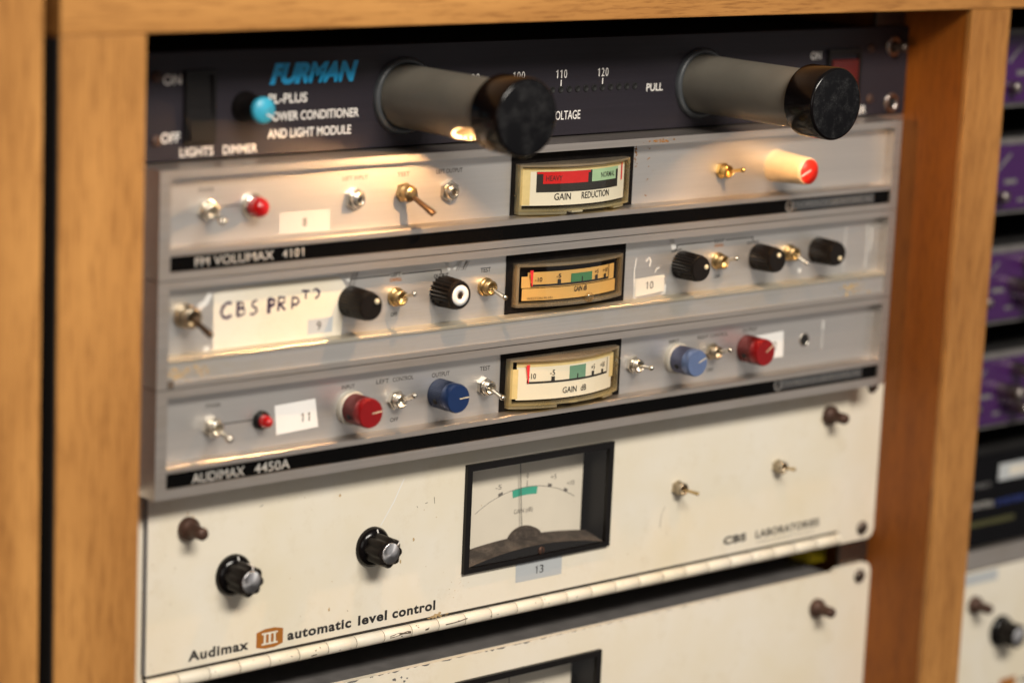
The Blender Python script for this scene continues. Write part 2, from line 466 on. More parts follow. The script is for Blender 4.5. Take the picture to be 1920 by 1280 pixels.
    def ribbon(s, pts, w, y):
        """flat pen stroke through (x,z) points"""
        L = []; R = []
        for i, p in enumerate(pts):
            a = Vector(pts[max(i - 1, 0)]); b = Vector(pts[min(i + 1, len(pts) - 1)])
            d = (b - a); d = d.normalized() if d.length else Vector((1, 0))
            n = Vector((-d.y, d.x)) * w / 2 * (0.75 + 0.5 * random.random())
            L.append(Vector(p) + n); R.append(Vector(p) - n)
        V = [(q.x, y, q.y) for q in L] + [(q.x, y, q.y) for q in R]
        k = len(pts)
        s.add(V, [(k + i, k + i + 1, i + 1, i) for i in range(k - 1)]); s.cuts.append(len(s.f)); return s

    def blob(s, cx, cz, r, y, stretch=1.0, n=11):
        ph = [random.uniform(0.45, 1.25) for _ in range(n)]
        s.quad([(cx + r * stretch * ph[k] * math.cos(2 * math.pi * k / n), cz + r * ph[k] * math.sin(2 * math.pi * k / n)) for k in range(n)], y)
        return s


def num(mb, s, x0, x1, zb, cap, y, bold=0.0):
    """numerals with a flagged 1, in equal cells"""
    n = len(s); w = (x1 - x0) / n; c0 = len(mb.cuts)
    for i, ch in enumerate(s):
        a = x0 + i * w
        if ch == '1':
            sw = cap * (.075 + bold)
            cx = a + w * .56
            mb.quad([(cx - sw, zb), (cx + sw, zb), (cx + sw, zb + cap), (cx - sw * .4, zb + cap), (cx - sw, zb + cap * .93)], y)
            mb.quad([(cx - cap * .26, zb + cap * .74), (cx - sw * .99, zb + cap * .80), (cx - sw * .99, zb + cap * .94), (cx - cap * .26, zb + cap * .74 + sw * 1.2)], y)
        else:
            text(mb, ch, a + w * .12, a + w * .88, zb, cap, y, bold)
    del mb.cuts[c0:]
    mb.cuts.append(len(mb.f))
    return mb


WORLD = {}
SPLIT = ('lettering', 'tape_lettering', 'tape_residue', 'scratch', 'paint_chip')


def part(name, mb, mat, parent=None, origin=None, smooth=None):
    """link a mesh; coordinates of mb are millimetres relative to origin (world mm) when given, else world mm"""
    if len(mb.cuts) > 1 and name in SPLIT:
        o = None; a = 0
        ends = mb.cuts[:-1] + [len(mb.f)]
        for b in ends:
            if b > a:
                sub = MB(); ids = {}
                for f, sm in zip(mb.f[a:b], mb.sm[a:b]):
                    for i in f:
                        if i not in ids: ids[i] = len(sub.v); sub.v.append(mb.v[i])
                    sub.f.append([ids[i] for i in f]); sub.sm.append(sm)
                o = part(name, sub, mat, parent, origin, smooth)
            a = b
        return o
    me = bpy.data.meshes.new(name)
    pw = WORLD.get(parent.name, Vector((0, 0, 0))) if parent else Vector((0, 0, 0))
    if origin is None:
        ow = pw; sub = pw
    else:
        ow = Vector(origin); sub = Vector((0, 0, 0))
    me.from_pydata([((p[0] - sub.x) * MM, (p[1] - sub.y) * MM, (p[2] - sub.z) * MM) for p in mb.v], [], mb.f)
    me.polygons.foreach_set('use_smooth', [bool(x) for x in mb.sm] if smooth is None else [smooth] * len(mb.f))
    me.update()
    me.materials.append(M[mat] if isinstance(mat, str) else mat)
    o = bpy.data.objects.new(name, me); COL.objects.link(o)
    if parent:
        o.parent = parent
    o.location = (ow - pw) * MM
    WORLD[o.name] = ow
    return o


def thing(name, origin, label, cat, group=None):
    o = bpy.data.objects.new(name, None); COL.objects.link(o)
    o.empty_display_size = 0.02
    o.location = Vector(origin) * MM
    WORLD[o.name] = Vector(origin)
    o['label'] = label; o['category'] = cat
    if group: o['group'] = group
    return o


def sharp(o, ang=35):
    """smooth shading with sharp creases kept"""
    me = o.data
    bm = bmesh.new(); bm.from_mesh(me)
    for e in bm.edges:
        if len(e.link_faces) == 2 and e.calc_face_angle(0) > math.radians(ang):
            e.smooth = False
    bm.to_mesh(me); bm.free()
    return o


# lettering: built-in vector font turned to flat meshes
_fonts = {}


def glyphs(s, bold=0.0, shear=0.0, spacing=1.0):
    cu = bpy.data.curves.new('lettering_curve', 'FONT')
    cu.body = s; cu.size = 1; cu.offset = bold; cu.shear = shear; cu.space_character = spacing
    cu.fill_mode = 'FRONT'; cu.resolution_u = 4
    ob = bpy.data.objects.new('lettering_curve', cu); COL.objects.link(ob)
    dg = bpy.context.evaluated_depsgraph_get(); dg.update()
    me = bpy.data.meshes.new_from_object(ob.evaluated_get(dg))
    V = [(v.co.x, v.co.y) for v in me.vertices]; F = [list(p.vertices) for p in me.polygons]
    bpy.data.objects.remove(ob); bpy.data.curves.remove(cu); bpy.data.meshes.remove(me)
    return V, F


CAP = None


def text(mb, s, x0, x1, zb, cap, y, bold=0.0, shear=0.0, spacing=1.0, warp=None, rot=0.0):
    """letters fitted between x0 and x1, baseline zb, capital height cap; y a number or a function of x"""
    global CAP
    if CAP is None:
        v, _ = glyphs('H'); CAP = max(p[1] for p in v)
    V, F = glyphs(s, bold, shear, spacing)
    mn = min(p[0] for p in V); mx = max(p[0] for p in V)
    k = (x1 - x0) / (mx - mn); kz = cap / CAP
    out = []
    for px, py in V:
        x = x0 + (px - mn) * k; z = zb + py * kz
        if rot:
            cx, cz = (x0 + x1) / 2, zb
            c, sn = math.cos(rot), math.sin(rot)
            x, z = cx + (x - cx) * c - (z - cz) * sn, cz + (x - cx) * sn + (z - cz) * c
        out.append((x, y(x) if callable(y) else y, z))
    mb.add(out, F)
    mb.cuts.append(len(mb.f))
    return mb


# ---------------------------------------------------------------- cabinet
ZT = 56.2
cab = thing('rack_cabinet', (0, 0, -420), 'honey coloured wooden cabinet framing the stacked audio rack units', 'cabinet')
part('stile', MB().box(-279, -241.1, -39.6, -36, -420, ZT - .2, .5), 'wood_v', cab)
part('stile', MB().box(241.1, 271, -39.6, -36, -420, ZT - .2, .5), 'wood_v', cab)
part('stile', MB().box(760, 800, -39.6, -36, -420, ZT - .2, .5), 'wood_v', cab)
part('gap_shade_sheet', MB().box(-279.7, -279.05, -38.8, 380, -420, ZT - 1), 'interior', cab)  # added black sheet standing in for the shade inside the gap
part('top_rail', MB().box(-279, 800, -39.6, -14, ZT, 130, .5), 'wood_h', cab)
part('side_panel', MB().box(-278.8, -241.3, -35.9, 380, -420, ZT + 60), 'wood_in_shade', cab)
part('side_panel', MB().box(241.3, 270.8, -35.9, 380, -420, ZT - .5), 'wood_in_shade', cab)
part('side_panel', MB().box(760.2, 799, -35.9, 380, -420, ZT + 60), 'wood_in_shade', cab)
part('top_panel', MB().box(-241, 760, -13.8, 380, ZT + 1, ZT + 20), 'wood_in_shade', cab)
part('back_panel', MB().box(-279, 800, 381, 390, -420, ZT + 60), 'interior', cab)
for x in (-241, 219.5):
    rl = MB().box(x, x + 21.5, 3.2, 5.5, -420, ZT, .3)
    for k in range(30):
        z = 38.1 - k * 14.8
        rl.disc(x + 13, z, 3.0, 3.15, 16)
    part('rack_rail', rl, 'screw_dark', cab)

nb = thing('neighbouring_cabinet', (-400, 0, -420), 'plain wooden cabinet side beyond the narrow dark gap left of the rack', 'cabinet')
part('front_panel', MB().box(-640, -286.0, -39.6, -20, -420, 130, .6), 'wood_v', nb)
part('side_panel', MB().box(-310, -286.4, -19.8, 380, -420, 130), 'wood_in_shade', nb)
part('gap_shade_board', MB().box(-285.9, -279.8, -24, -20, -420, 130), 'interior', nb)  # added black board, paints the gap's shade deeper
bk = MB().box(-640, -240, 395, 400, -420, 140)
part('back_panel', bk, 'interior', nb)

# ---------------------------------------------------------------- generic controls
def nut(mb, cx, cz, y, r, t, rot=0.3):
    V = [];
    pts = [(cx + r * math.cos(rot + k * math.pi / 3), cz + r * math.sin(rot + k * math.pi / 3)) for k in range(6)]
    return mb.prism(pts, y - t, y, 0.35)


def toggle(parent, x, z, y, tip, mat='chrome', hexr=4.2, L=14.0, ball=1.35, r0=0.9, r1=1.15, lever_mat=None, name='toggle_switch', bush=3.1, bl=5.0, label=None, round_nut=False, rot=0.3):
    """toggle switch: nut and threaded bushing with a bat lever; tip = (dx,dz) at L in front of the panel"""
    b = MB()
    if round_nut:
        b.lathe([(hexr, 0), (hexr, -1.6), (hexr - .4, -2.2), (bush, -2.2)], n=28)
    else:
        nut(b, 0, 0, 0, hexr, 2.2, rot)
    b.lathe([(bush, -2.2), (bush, -3), (bush * .93, -3.2), (bush, -3.5), (bush * .93, -3.8), (bush, -4.1), (bush, -bl), (bush * .8, -bl - .4), (bush * .72, -bl - .2), (bush * .6, -bl + 1.6), (0, -bl + 1.8)], n=28)
    o = part(name, b, mat, parent, (x, y, z))
    if label: o['label'] = label
    piv = Vector((0, -bl + 1.2, 0)); t = Vector((tip[0], -L, tip[1]))
    d = (t - piv).length
    lv = MB().lathe([(r0 * .9, 0), (r0, -d * .3), (r1, -d + ball * .9), (ball, -d + ball * .35), (ball, -d), (ball * .8, -d - ball * .55), (ball * .3, -d - ball * .85), (0, -d - ball * .9)], n=16, axis=(t - piv), org=piv)
    part('lever', lv, lever_mat or mat, o, (x, y, z))
    return o


def flutes(n, depth, sharpness=1.0):
    def f(a, r, y):
        return r * (1 - depth * (0.5 + 0.5 * math.cos(n * a)) ** sharpness) if r > 0 else 0
    return f


def bake_knob(parent, x, z, y, r, ln, dot=None, name='knob', n=26, depth=0.10, label=None):
    """black fluted knob with a cream pointer dot on its face"""
    b = MB().lathe([(r * 1.02, 0), (r, -ln * .3), (r * .96, -ln * .82), (r * .93, -ln * .9)], n=n * 6, rfun=flutes(n, depth))
    b.lathe([(r * .90, -ln * .88), (r * .90, -ln * .95), (r * .84, -ln), (r * .80, -ln), (0, -ln * .985)], n=48)
    o = part(name, b, 'knob_black', parent, (x, y, z)); sharp(o, 50)
    if label: o['label'] = label
    if dot:
        part('pointer_dot', MB().lathe([(1.15, -ln * .98), (1.15, -ln * 1.02), (.9, -ln * 1.04), (0, -ln * 1.045)], dot[0], dot[1], 20), 'dot', o, (x, y, z))
    # set-screw hole on the side that faces left
    part('set_screw', MB().lathe([(1.1, 0), (1.1, -.4), (0, -.3)], n=16, axis=(-.88, -.1, -.46), org=(-r * .84, -ln * .36, -r * .44)), 'hole', o, (x, y, z))
    return o


def metal_knob(parent, x, z, y, r, ln, body, cap, line_ang, skirt=None, label=None):
    b = MB().lathe([(r * 1.0, 0), (r * 1.0, -.6), (r, -ln * .62)], n=54 * 4, rfun=flutes(54, 0.035))
    b.lathe([(r, 0), (0, 0)], n=40)
    o = part('knob', b, body, parent, (x, y, z))
    if label: o['label'] = label
    c = MB().lathe([(r * .95, -ln * .6), (r * .99, -ln * .64), (r * .99, -ln * .93), (r * .93, -ln), (r * .9, -ln), (0, -ln)], n=48)
    co = part('cap', c, cap, o, (x, y, z)); sharp(co, 40)
    a = line_ang
    ux, uz = math.cos(a), math.sin(a); px, pz = -uz * .22, ux * .22
    part('pointer_line', MB().quad([(ux * .6 - px, uz * .6 - pz), (ux * r * .93 - px, uz * r * .93 - pz), (ux * r * .93 + px, uz * r * .93 + pz), (ux * .6 + px, uz * .6 + pz)][::1], -ln - .06), 'dot', o, (x, y, z))
    part('set_screw', MB().lathe([(1.25, 0), (1.25, -.35), (0, -.3)], n=18, axis=(-.93, -.02, -.35), org=(-r * .92, -ln * .36, -r * .34)), 'hole', o, (x, y, z))
    if skirt:
        part('skirt', MB().lathe([(skirt, 0), (skirt, -2.0), (skirt - .5, -2.8), (r * .9, -2.9)], n=48), 'skirt_wh', o, (x, y + 2.8, z))
    return o


def screw(parent, x, z, y, r=3.2, h=1.6, mat='screw_dark', name='screw', slot=0.6):
    b = MB().lathe([(r, 0), (r, -h * .5), (r * .8, -h * .9), (0, -h)], n=28)
    o = part(name, b, mat, parent, (x, y, z))
    c, s = math.cos(slot), math.sin(slot)
    pts = [(-r * .75 * c + .3 * s, -r * .75 * s - .3 * c), (r * .75 * c + .3 * s, r * .75 * s - .3 * c), (r * .75 * c - .3 * s, r * .75 * s + .3 * c), (-r * .75 * c - .3 * s, -r * .75 * s + .3 * c)]
    part('slot', MB().quad(pts, -h - .05), 'hole', o, (x, y, z))
    return o


# ---------------------------------------------------------------- power conditioner
pc = thing('power_conditioner', (0, 0, 0), 'black power conditioner with two pull-out lamp tubes, topmost unit of the rack', 'rack unit')
fp = part('front_panel', MB().box(-241, 241, 0, 3, 0.3, 44.2, .3), 'furman', pc)
part('chassis', MB().box(-215, 215, 3.2, 210, 1.2, 43.5), 'interior', pc)
Y = -0.06
t = MB()
text(t, 'ON', -207, -198.4, 31.2, 3.9, Y, .012)
text(t, 'OFF', -207.6, -198.6, 7.8, 3.9, Y, .012)
text(t, 'LIGHTS', -198.4, -182.2, 1.7, 3.6, Y, .006)
text(t, 'DIMMER', -177.4, -160.4, 1.7, 3.6, Y, .006)
text(t, 'PL-PLUS', -155.2, -135.5, 21.5, 3.8, Y, .014)
text(t, 'POWER CONDITIONER', -155.2, -108.1, 14.2, 3.6, Y, .014)
text(t, 'AND LIGHT MODULE', -155.2, -112, 7.1, 3.6, Y, .014)
for n, x, w in (('90', -44.3, 5), ('100', -19.1, 7.2), ('110', 6.3, 6.8), ('120', 31.7, 6.8)):
    num(t, n, x - w / 2 - .3, x + w / 2 + .3, 26.3, 3.7, Y, .006)
    t.rect(x - .3, x + .3, 22.6, 25.5, Y)
text(t, 'PULL', 59.6, 70.0, 18.4, 3.4, Y, .012)
text(t, 'VOLTAGE', 1.2, 18.9, 7.5, 3.9, Y, .006)
text(t, 'ON', 169.6, 176.8, 29.6, 3.6, Y, .012)
text(t, 'POWER', 194, 212, 1.4, 3.8, Y, .012)
part('lettering', t, 'white_ink', fp)
part('logo', text(MB(), 'FURMAN', -154.9, -109.0, 29.9, 7.4, Y, .06, .32, .95), 'blue_ink', fp)
for k in range(-12, 10):
    o = part('indicator_hole', MB().lathe([(1.55, 0), (1.55, -.35), (1.35, -.4), (1.2, -.2), (0, -.1)], n=20), 'hole', pc, (6.3 + 5.08 * k, 0, 21.2))
sw = part('rocker_switch', MB().ring((-197.2, -182.4, 6.7, 36.4), (-195.6, -184, 8.0, 34.6), -2, 0, .3), 'black_pl', pc)
part('rocker', MB().add([(-195.4, -.6, 34.4), (-184.2, -.6, 34.4), (-184.2, -1.2, 21), (-195.4, -1.2, 21), (-195.4, -3.6, 8.2), (-184.2, -3.6, 8.2), (-195.4, 0, 34.4), (-184.2, 0, 34.4), (-195.4, 0, 8.2), (-184.2, 0, 8.2)],
                        [(3, 2, 1, 0), (4, 5, 2, 3), (0, 1, 7, 6), (8, 9, 5, 4), (6, 8, 4, 3, 0), (1, 2, 5, 9, 7)]), 'black_pl', sw)
ps = part('power_switch', MB().ring((181, 205, 3.4, 34), (183.2, 203, 5.6, 31.6), -1.8, 0, .3), 'black_pl', pc)
ps['label'] = 'dark red illuminated rocker switch'
part('rocker', MB().box(183.6, 202.6, -2.2, 0, 6, 29.0, .5), 'red_rocker', ps)
for x, z in ((-210.3, 34.4), (-210.2, 8.8), (212.8, 33.8), (214.4, 8.6)):
    screw(pc, x, z, 0, 2.3, 1.2, 'rusty')
for x, z in ((-232.5, 34.5), (-232.5, 5.9), (229.6, 34.4), (230.6, 5.9)):
    o = part('rack_bolt', MB().lathe([(5.0, 0), (5.0, -.8), (4.6, -1.1), (2.9, -1.1), (2.9, -.6), (0, -.4)], n=32), 'screw', pc, (x, 0, z))
    part('socket', MB().lathe([(2.8, -.7), (2.0, -.8), (0, -.75)], n=20), 'hole', o, (x, 0, z))
part('bolt_stub', MB().lathe([(2.2, 0), (2.2, -8), (1.8, -8.6), (0, -8.7)], n=20), 'screw_dark', pc, (229.6, 0, 34.4))
dk = part('dimmer_knob', MB().lathe([(6.4, 0), (6.3, -2.5), (5.5, -3.2), (5.2, -9), (5.1, -13.6)], n=96, rfun=flutes(24, .05)), 'black_pl', pc, (-167.4, 0, 20.9))
part('cap', MB().lathe([(5.3, -12.2), (5.35, -14), (4.9, -14.8), (0, -15)], n=40), 'blue_cap', dk, (-167.4, 0, 20.9))
part('pointer_line', MB().quad([(.6, -1.9), (4.4, -3.6), (4.7, -3.0), (.9, -1.2)], -15.06), 'white_ink', dk, (-167.4, 0, 20.9))


def lamp(x, z, ln, a0, a1, label, power, soft):
    """pull-out lamp tube: a hollow tube with a slot cut in its underside, a bulb inside and a black end cap.
    a0,a1: slot edges in degrees from straight down, positive towards +x"""
    R, RI = 13.6, 12.2
    cap_l = 17.0
    y_end = -(ln - cap_l); s0, s1 = y_end + 22, y_end - 1.5
    mb = MB(); n = 180
    am, ah = (a0 + a1) / 2, (a1 - a0) / 2
    ys = [0.0, -8.0, y_end + 30] + [s0 + (y_end - 3 - s0) * q / 16 for q in range(17)]
    def is_slot(k, i):
        if i < 0 or i >= len(ys) - 1: return False
        d = (360.0 * (k % n + .5) / n + 180) % 360 - 180            # degrees from straight down
        yy = (ys[i] + ys[i + 1]) / 2
        return ((d - am) / ah) ** 2 + ((yy - (y_end + 4)) / (s0 - y_end - 4)) ** 2 < 1 and yy < s0
    def pt(r, k, y):
        a = 2 * math.pi * k / n
        return (r * math.sin(a), y, -r * math.cos(a))
    for rad, flip in ((R, False), (RI, True)):
        V = [pt(rad, k, y) for y in ys for k in range(n)]
        F = []
        for i in range(len(ys) - 1):
            for k in range(n):
                if is_slot(k, i): continue
                j = (k + 1) % n
                q = (i * n + k, (i + 1) * n + k, (i + 1) * n + j, i * n + j)
                F.append(q[::-1] if flip else q)
        mb.add(V, F, True)
    # thickness of the slot's rim
    for i in range(len(ys) - 1):
        for k in range(n):
            if not is_slot(k, i): continue
            ya, yb_ = ys[i], ys[i + 1]
            for kk, edge in ((k - 1, k), (k + 1, k + 1)):
                if not is_slot(kk, i):
                    mb.add([pt(R, edge, ya), pt(RI, edge, ya), pt(RI, edge, yb_), pt(R, edge, yb_)], [(0, 1, 2, 3)])
            for ii, ye in ((i - 1, ya), (i + 1, yb_)):
                if not is_slot(k, ii):
                    mb.add([pt(R, k, ye), pt(R, k + 1, ye), pt(RI, k + 1, ye), pt(RI, k, ye)], [(0, 1, 2, 3)])
    o = part('lamp_tube', mb, 'tube', pc, (x, 0, z))
    o['label'] = label
    part('collar', MB().lathe([(16.6, 0), (16.6, -1.6), (15.9, -2.6), (14.6, -2.8), (13.8, -1.6)], n=64), 'ring', o, (x, 0, z))
    part('end_cap', MB().lathe([(RI - .3, y_end + .5), (R + .3, y_end + .5), (16.2, y_end), (16.4, y_end - .8), (16.4, y_end - cap_l + 1.2), (16.0, y_end - cap_l + .3), (15.4, y_end - cap_l)], n=72), 'cap', o, (x, 0, z))
    part('end_cap_face', MB().lathe([(15.45, -ln + .05), (15.2, -ln - .05), (0, -ln - .15)], n=72), 'cap_face', o, (x, 0, z))
    yb = y_end + 6
    part('bulb', MB().lathe([(0, 6), (1.6, 5.6), (2.4, 4), (2.6, 0), (2.4, -4), (1.4, -5.6), (0, -6)], n=20, org=(0, yb, -4)), 'bulb', o, (x, 0, z))
    part('lamp_socket', MB().lathe([(2.9, 0), (2.9, 5), (4.5, 5.2), (4.5, 12), (0, 12)], n=24, org=(0, yb + 5.5, -4)), 'tube_in', o, (x, 0, z))
    ld = bpy.data.lights.new('bulb_glow', 'POINT'); ld.energy = power; ld.color = (1.0, 0.56, 0.24); ld.shadow_soft_size = soft
    lo = bpy.data.objects.new('bulb_glow', ld); COL.objects.link(lo); lo.parent = o
    lo.location = (0, yb * MM, -7.4 * MM)
    return o


lamp(-84.2, 22.0, 81.0, -62, 22, 'left lamp tube with its glowing slot turned outward', 0.6, 0.001)
lamp(94.6, 20.8, 86.7, -23, 66, 'right lamp tube with its slot turned away', 0.36, 0.0025)

# ---------------------------------------------------------------- edgewise meter
def curve_y(x0, x1, ye, sag):
    xm, hw = (x0 + x1) / 2, (x1 - x0) / 2
    return lambda x: ye - sag * (1 - ((x - xm) / hw) ** 2)


def sheet(mb, x0, x1, z0, z1, yf, n=28, off=0.0):
    V = []
    for i in range(n + 1):
        x = x0 + (x1 - x0) * i / n
        V += [(x, yf(x) + off, z0), (x, yf(x) + off, z1)]
    mb.add(V, [(2 * i, 2 * i + 2, 2 * i + 3, 2 * i + 1) for i in range(n)], True)
    mb.cuts.append(len(mb.f))
    return mb


def slab(mb, x0, x1, z0, z1, yf, yb, n=28):
    """horizontal wall between a flat back and the curved front"""
    V = []
    for i in range(n + 1):
        x = x0 + (x1 - x0) * i / n
        V += [(x, yb, z0), (x, yf(x), z0), (x, yf(x), z1), (x, yb, z1)]
    F = []
    for i in range(n):
        a, b = 4 * i, 4 * i + 4
        for k in range(4):
            j = (k + 1) % 4
            F.append((a + k, a + j, b + j, b + k))
    F += [(0, 3, 2, 1), (4 * n, 4 * n + 1, 4 * n + 2, 4 * n + 3)]
    mb.add(V, F)
    return mb


def edge_meter(u, x0, x1, z0, z1, ye, sag, kind):
    PY = -13.0
    yf = curve_y(x0, x1, ye, sag)
    w = x1 - x0; h = z1 - z0
    def X(fr): return x0 + w * fr
    amber = kind == 'amber'
    wt = 1.0
    m = part('level_meter', slab(MB(), x0 + 2, x1 - 2, z0 + 2, z1 - 2, lambda x: -13.2, -11.0), 'black_matte', u)
    m['label'] = {'amber': 'edgewise meter with an amber scale', 'reduction': 'edgewise meter with a red heavy zone', 'gain': 'edgewise meter with a white decibel scale'}[kind]
    part('cover', sheet(MB(), x0, x1, z0, z1, yf), 'acrylic', m)
    c2 = MB()
    wm = 'acrylic_rim' if amber else 'acrylic_yel'
    slab(c2, x0 + wt, x1 - wt, z0, z0 + wt, lambda x: yf(x) + .3, PY)
    for a, b in ((x0, x0 + wt), (x1 - wt, x1)):
        slab(c2, a, b, z0, z1 - wt - .05, lambda x: yf(x) + .3, PY, 2)
    if not amber:
        slab(c2, x0 + .2, x0 + w * .34, z0 - 1.5, z0 - .05, lambda x: yf(x) + .8, PY)
        slab(c2, x0 + w * .80, x0 + w * .93, z0 - 1.2, z0 - .05, lambda x: yf(x) + .8, PY)
    part('cover_edge', c2, wm, m)
    part('cover_top', slab(MB(), x0, x1, z1 - wt, z1, lambda x: yf(x) + .3, PY), 'acrylic_smoke' if amber else 'acrylic_dust', m)
    if amber:
        fr = MB()
        for a, b in ((z1 - .6, z1 + .7), (z0 - .7, z0 + .6)):
            slab(fr, x0 - .7, x1 + .7, a, b, lambda x: yf(x) - .35, -12.9)
        for a, b in ((x0 - .7, x0 + .5), (x1 - .5, x1 + .7)):
            slab(fr, a, b, z0 + .62, z1 - .62, lambda x: yf(x) - .35, -12.9, 2)
        part('cover_bezel', fr, 'acrylic_rim', m)
    dy = 2.4
    D = lambda x: yf(x) + dy
    def L(k): return lambda x: yf(x) + dy - .07 * k
    if kind == 'reduction':
        part('dial', sheet(MB(), X(.035), X(.962), z0 + 2.3, z1 - 2.0, D), 'dial_white', m)
        part('dial_edge', sheet(sheet(MB(), X(.022), X(.085), z0 + 2.5, z1 - 2.2, L(1)), X(.03), X(.955), z1 - 3.2, z1 - 1.6, L(.6)), 'dial_yel', m)
        zt = z1 - 3.3
        part('dial_window', sheet(MB(), X(.126), X(.864), zt - 9.2, zt, L(1)), 'black_ink', m)
        part('red_zone', sheet(sheet(MB(), X(.171), X(.532), zt - 5.4, zt - .95, L(2)), X(.128), X(.552), zt - 1.0, zt - .05, L(2.5)), 'red_ink', m)
        part('green_zone', sheet(sheet(MB(), X(.569), X(.835), zt - 5.4, zt + .1, L(2)), X(.83), X(.864), zt - 1.2, zt + .1, L(2)), 'green_pale', m)
        k = MB()
        text(k, 'HEAVY', X(.190), X(.312), zt - 4.1, 2.3, L(3), .008)
        text(k, 'NORMAL', X(.660), X(.817), zt - 4.0, 2.3, L(3), .008)
        text(k, 'GAIN', X(.256), X(.386), z0 + 4.7, 2.9, L(3), .008)
        text(k, 'REDUCTION', X(.479), X(.758), z0 + 4.7, 2.9, L(3), .008)
        part('lettering', k, 'black_ink', m)
        part('needle', sheet(MB(), X(.908), X(.922), zt - 6.5, zt + 1.4, L(6), 2), 'needle', m)
        part('clip', MB().box(X(.40), X(.50), -22, -14, z0 - 1.4, z0 - .4, .2), 'residue', m)
        return m
    mat = 'dial_amber' if amber else 'dial_white'
    zl = z0 + h * (.47 if amber else .48)              # scale line
    zb = z0 + (1.8 if amber else 2.2)
    if amber:
        d = sheet(MB(), X(.060), X(.965), zb, zl - 1.3, D); sheet(d, X(.10), X(.945), zl - 1.0, z1 - 3.6, L(-3))
        sheet(d, X(.055), X(.11), zl - 1.0, z1 - 5.5, L(-2))
        part('dial', d, mat, m)
    else:
        part('dial', sheet(MB(), X(.06), X(.935), zb, z1 - 3.8, D), mat, m)
        part('dial_edge', sheet(sheet(sheet(MB(), X(.022), X(.07), zb + .6, z1 - 4.6, L(1)), X(.06), X(.94), z1 - 4.0, z1 - 1.7, L(-2)), X(.90), X(.96), zl - 3, z1 - 2.6, L(.5)), 'dial_yel', m)
    zg = zl + (6.4 if not amber else 4.4)
    part('green_zone', sheet(MB(), X(.454 if not amber else .458), X(.608 if not amber else .67), zl + .3, zg, L(1)), 'green_amber' if amber else 'green_mid', m)
    k = MB()
    FX = (.124, .351, .566, .719, .822, .868) if amber else (.132, .318, .529, .686, .80, .864)
    sheet(k, X(FX[0]), X(FX[5]), zl - .45, zl + .45, L(2))
    for fx, hh, ww in zip(FX, (1.2, 2.4, 2.6, 2.4, 2.2, 7.0), (.3, .9, .35, .9, .8, .2)):
        sheet(k, X(fx) - ww, X(fx) + ww, zl, zl + hh, L(2.6), 2)
    nz = zl + 3.0
    for q, (txt, fx, ww) in enumerate((('-10', .18 if amber else .162, 3.6), ('-5', FX[1] - .006, 2.6), ('+5', FX[3], 2.6), ('+10', FX[4], 3.6))):
        text(k, txt, X(fx) - ww / 2, X(fx) + ww / 2, nz - (1.2 if q == 0 else 0), 2.4 if not amber else 1.8, L(3), .006)
    if amber:
        text(k, 'GAIN dB', X(.489), X(.617), zl - 3.9, 2.3, L(3), .014)
        text(k, 'WESTON M-101', X(.096), X(.296), zb + .4, 1.1, L(3), 0)
    else:
        text(k, 'GAIN', X(.40), X(.524), z0 + 4.3, 2.7, L(3), .006)
        text(k, 'dB', X(.565), X(.619), z0 + 4.3, 2.7, L(3), .006)
    part('lettering', k, 'black_ink', m)
    nd = MB(); a = X(FX[0])
    yy = yf(a) + dy - .7
    nd.quad([(a - .1, zl - .2), (a + .35, zl - .2), (a + .7, z1 - 2.6), (a - 1.3, z1 - 2.6)], yy)
    part('needle', nd, 'needle', m)
    if amber:
        part('zero_screw', MB().lathe([(2.3, 0), (2.3, -.8), (1.9, -1.6), (0, -1.9)], n=28), 'acrylic_smoke', m, (X(.60), yf(X(.60)) - .1, z0 + 1.8))
        part('zero_screw_slot', MB().box(X(.60) - 1.6, X(.60) + 1.6, yf(X(.60)) - 2.3, yf(X(.60)) - 1.7, z0 + 1.6, z0 + 2.0), 'acrylic_smoke', m)
    else:
        part('clip', MB().box(X(.50), X(.57), -21, -14, z0 - 1.3, z0 - .4, .2), 'residue', m)
    return m


# ---------------------------------------------------------------- the three aluminium units
XW = 219.8
PN = -12.5


def alu_unit(top, bot, label, frame='alu_frame', strip='strip', lip=(31.3, 34.7), strip_y=-17.0, panel='alu_panel', lip_mat='alu_frame', strip_to=41.0):
    u = thing('audio_processor', (0, 0, bot), label, 'rack unit', 'brushed aluminium audio processors in the rack')
    part('frame', MB().ring((-XW, XW, bot, top), (-XW + 5.4, XW - 5.4, top - strip_to, top - 3.3), -18.3, -.2, .45), frame, u)
    ch = MB().box(-241, 241, .0, 3, bot, top, .2)
    part('mounting_ears', ch, 'alu_frame', u)
    part('chassis', MB().box(-212, 212, 3.2, 240, bot + .8, top - .8), 'interior', u)
    x0, x1 = -XW + 5.42, XW - 5.42
    fp = part('front_panel', MB().box(x0, x1, PN, PN + 1.5, top - 31.6, top - 3.32), panel, u)
    # sloping lip under the panel
    lp = MB()
    zt, zb = top - lip[0], top - lip[1]
    P = [(PN - .02, zt + .15), (-17.6, zt - .55), (-18.1, zt - 1.1), (-18.1, zb + .2), (-17.6, zb), (PN - .02, zb)]
    n = len(P)
    lp.add([(x, y, z) for x in (x0, x1) for y, z in P], [tuple(range(n))[::-1], tuple(range(n, 2 * n))] + [(i, (i + 1) % n, n + (i + 1) % n, n + i) for i in range(n)])
    bm = bmesh.new()
    part('lip', lp, lip_mat, u)
    st = part('name_strip', MB().box(x0, x1, strip_y, -6, top - strip_to + .02, zb - .02), strip, u)
    return u, fp, st


LY = PN - .06


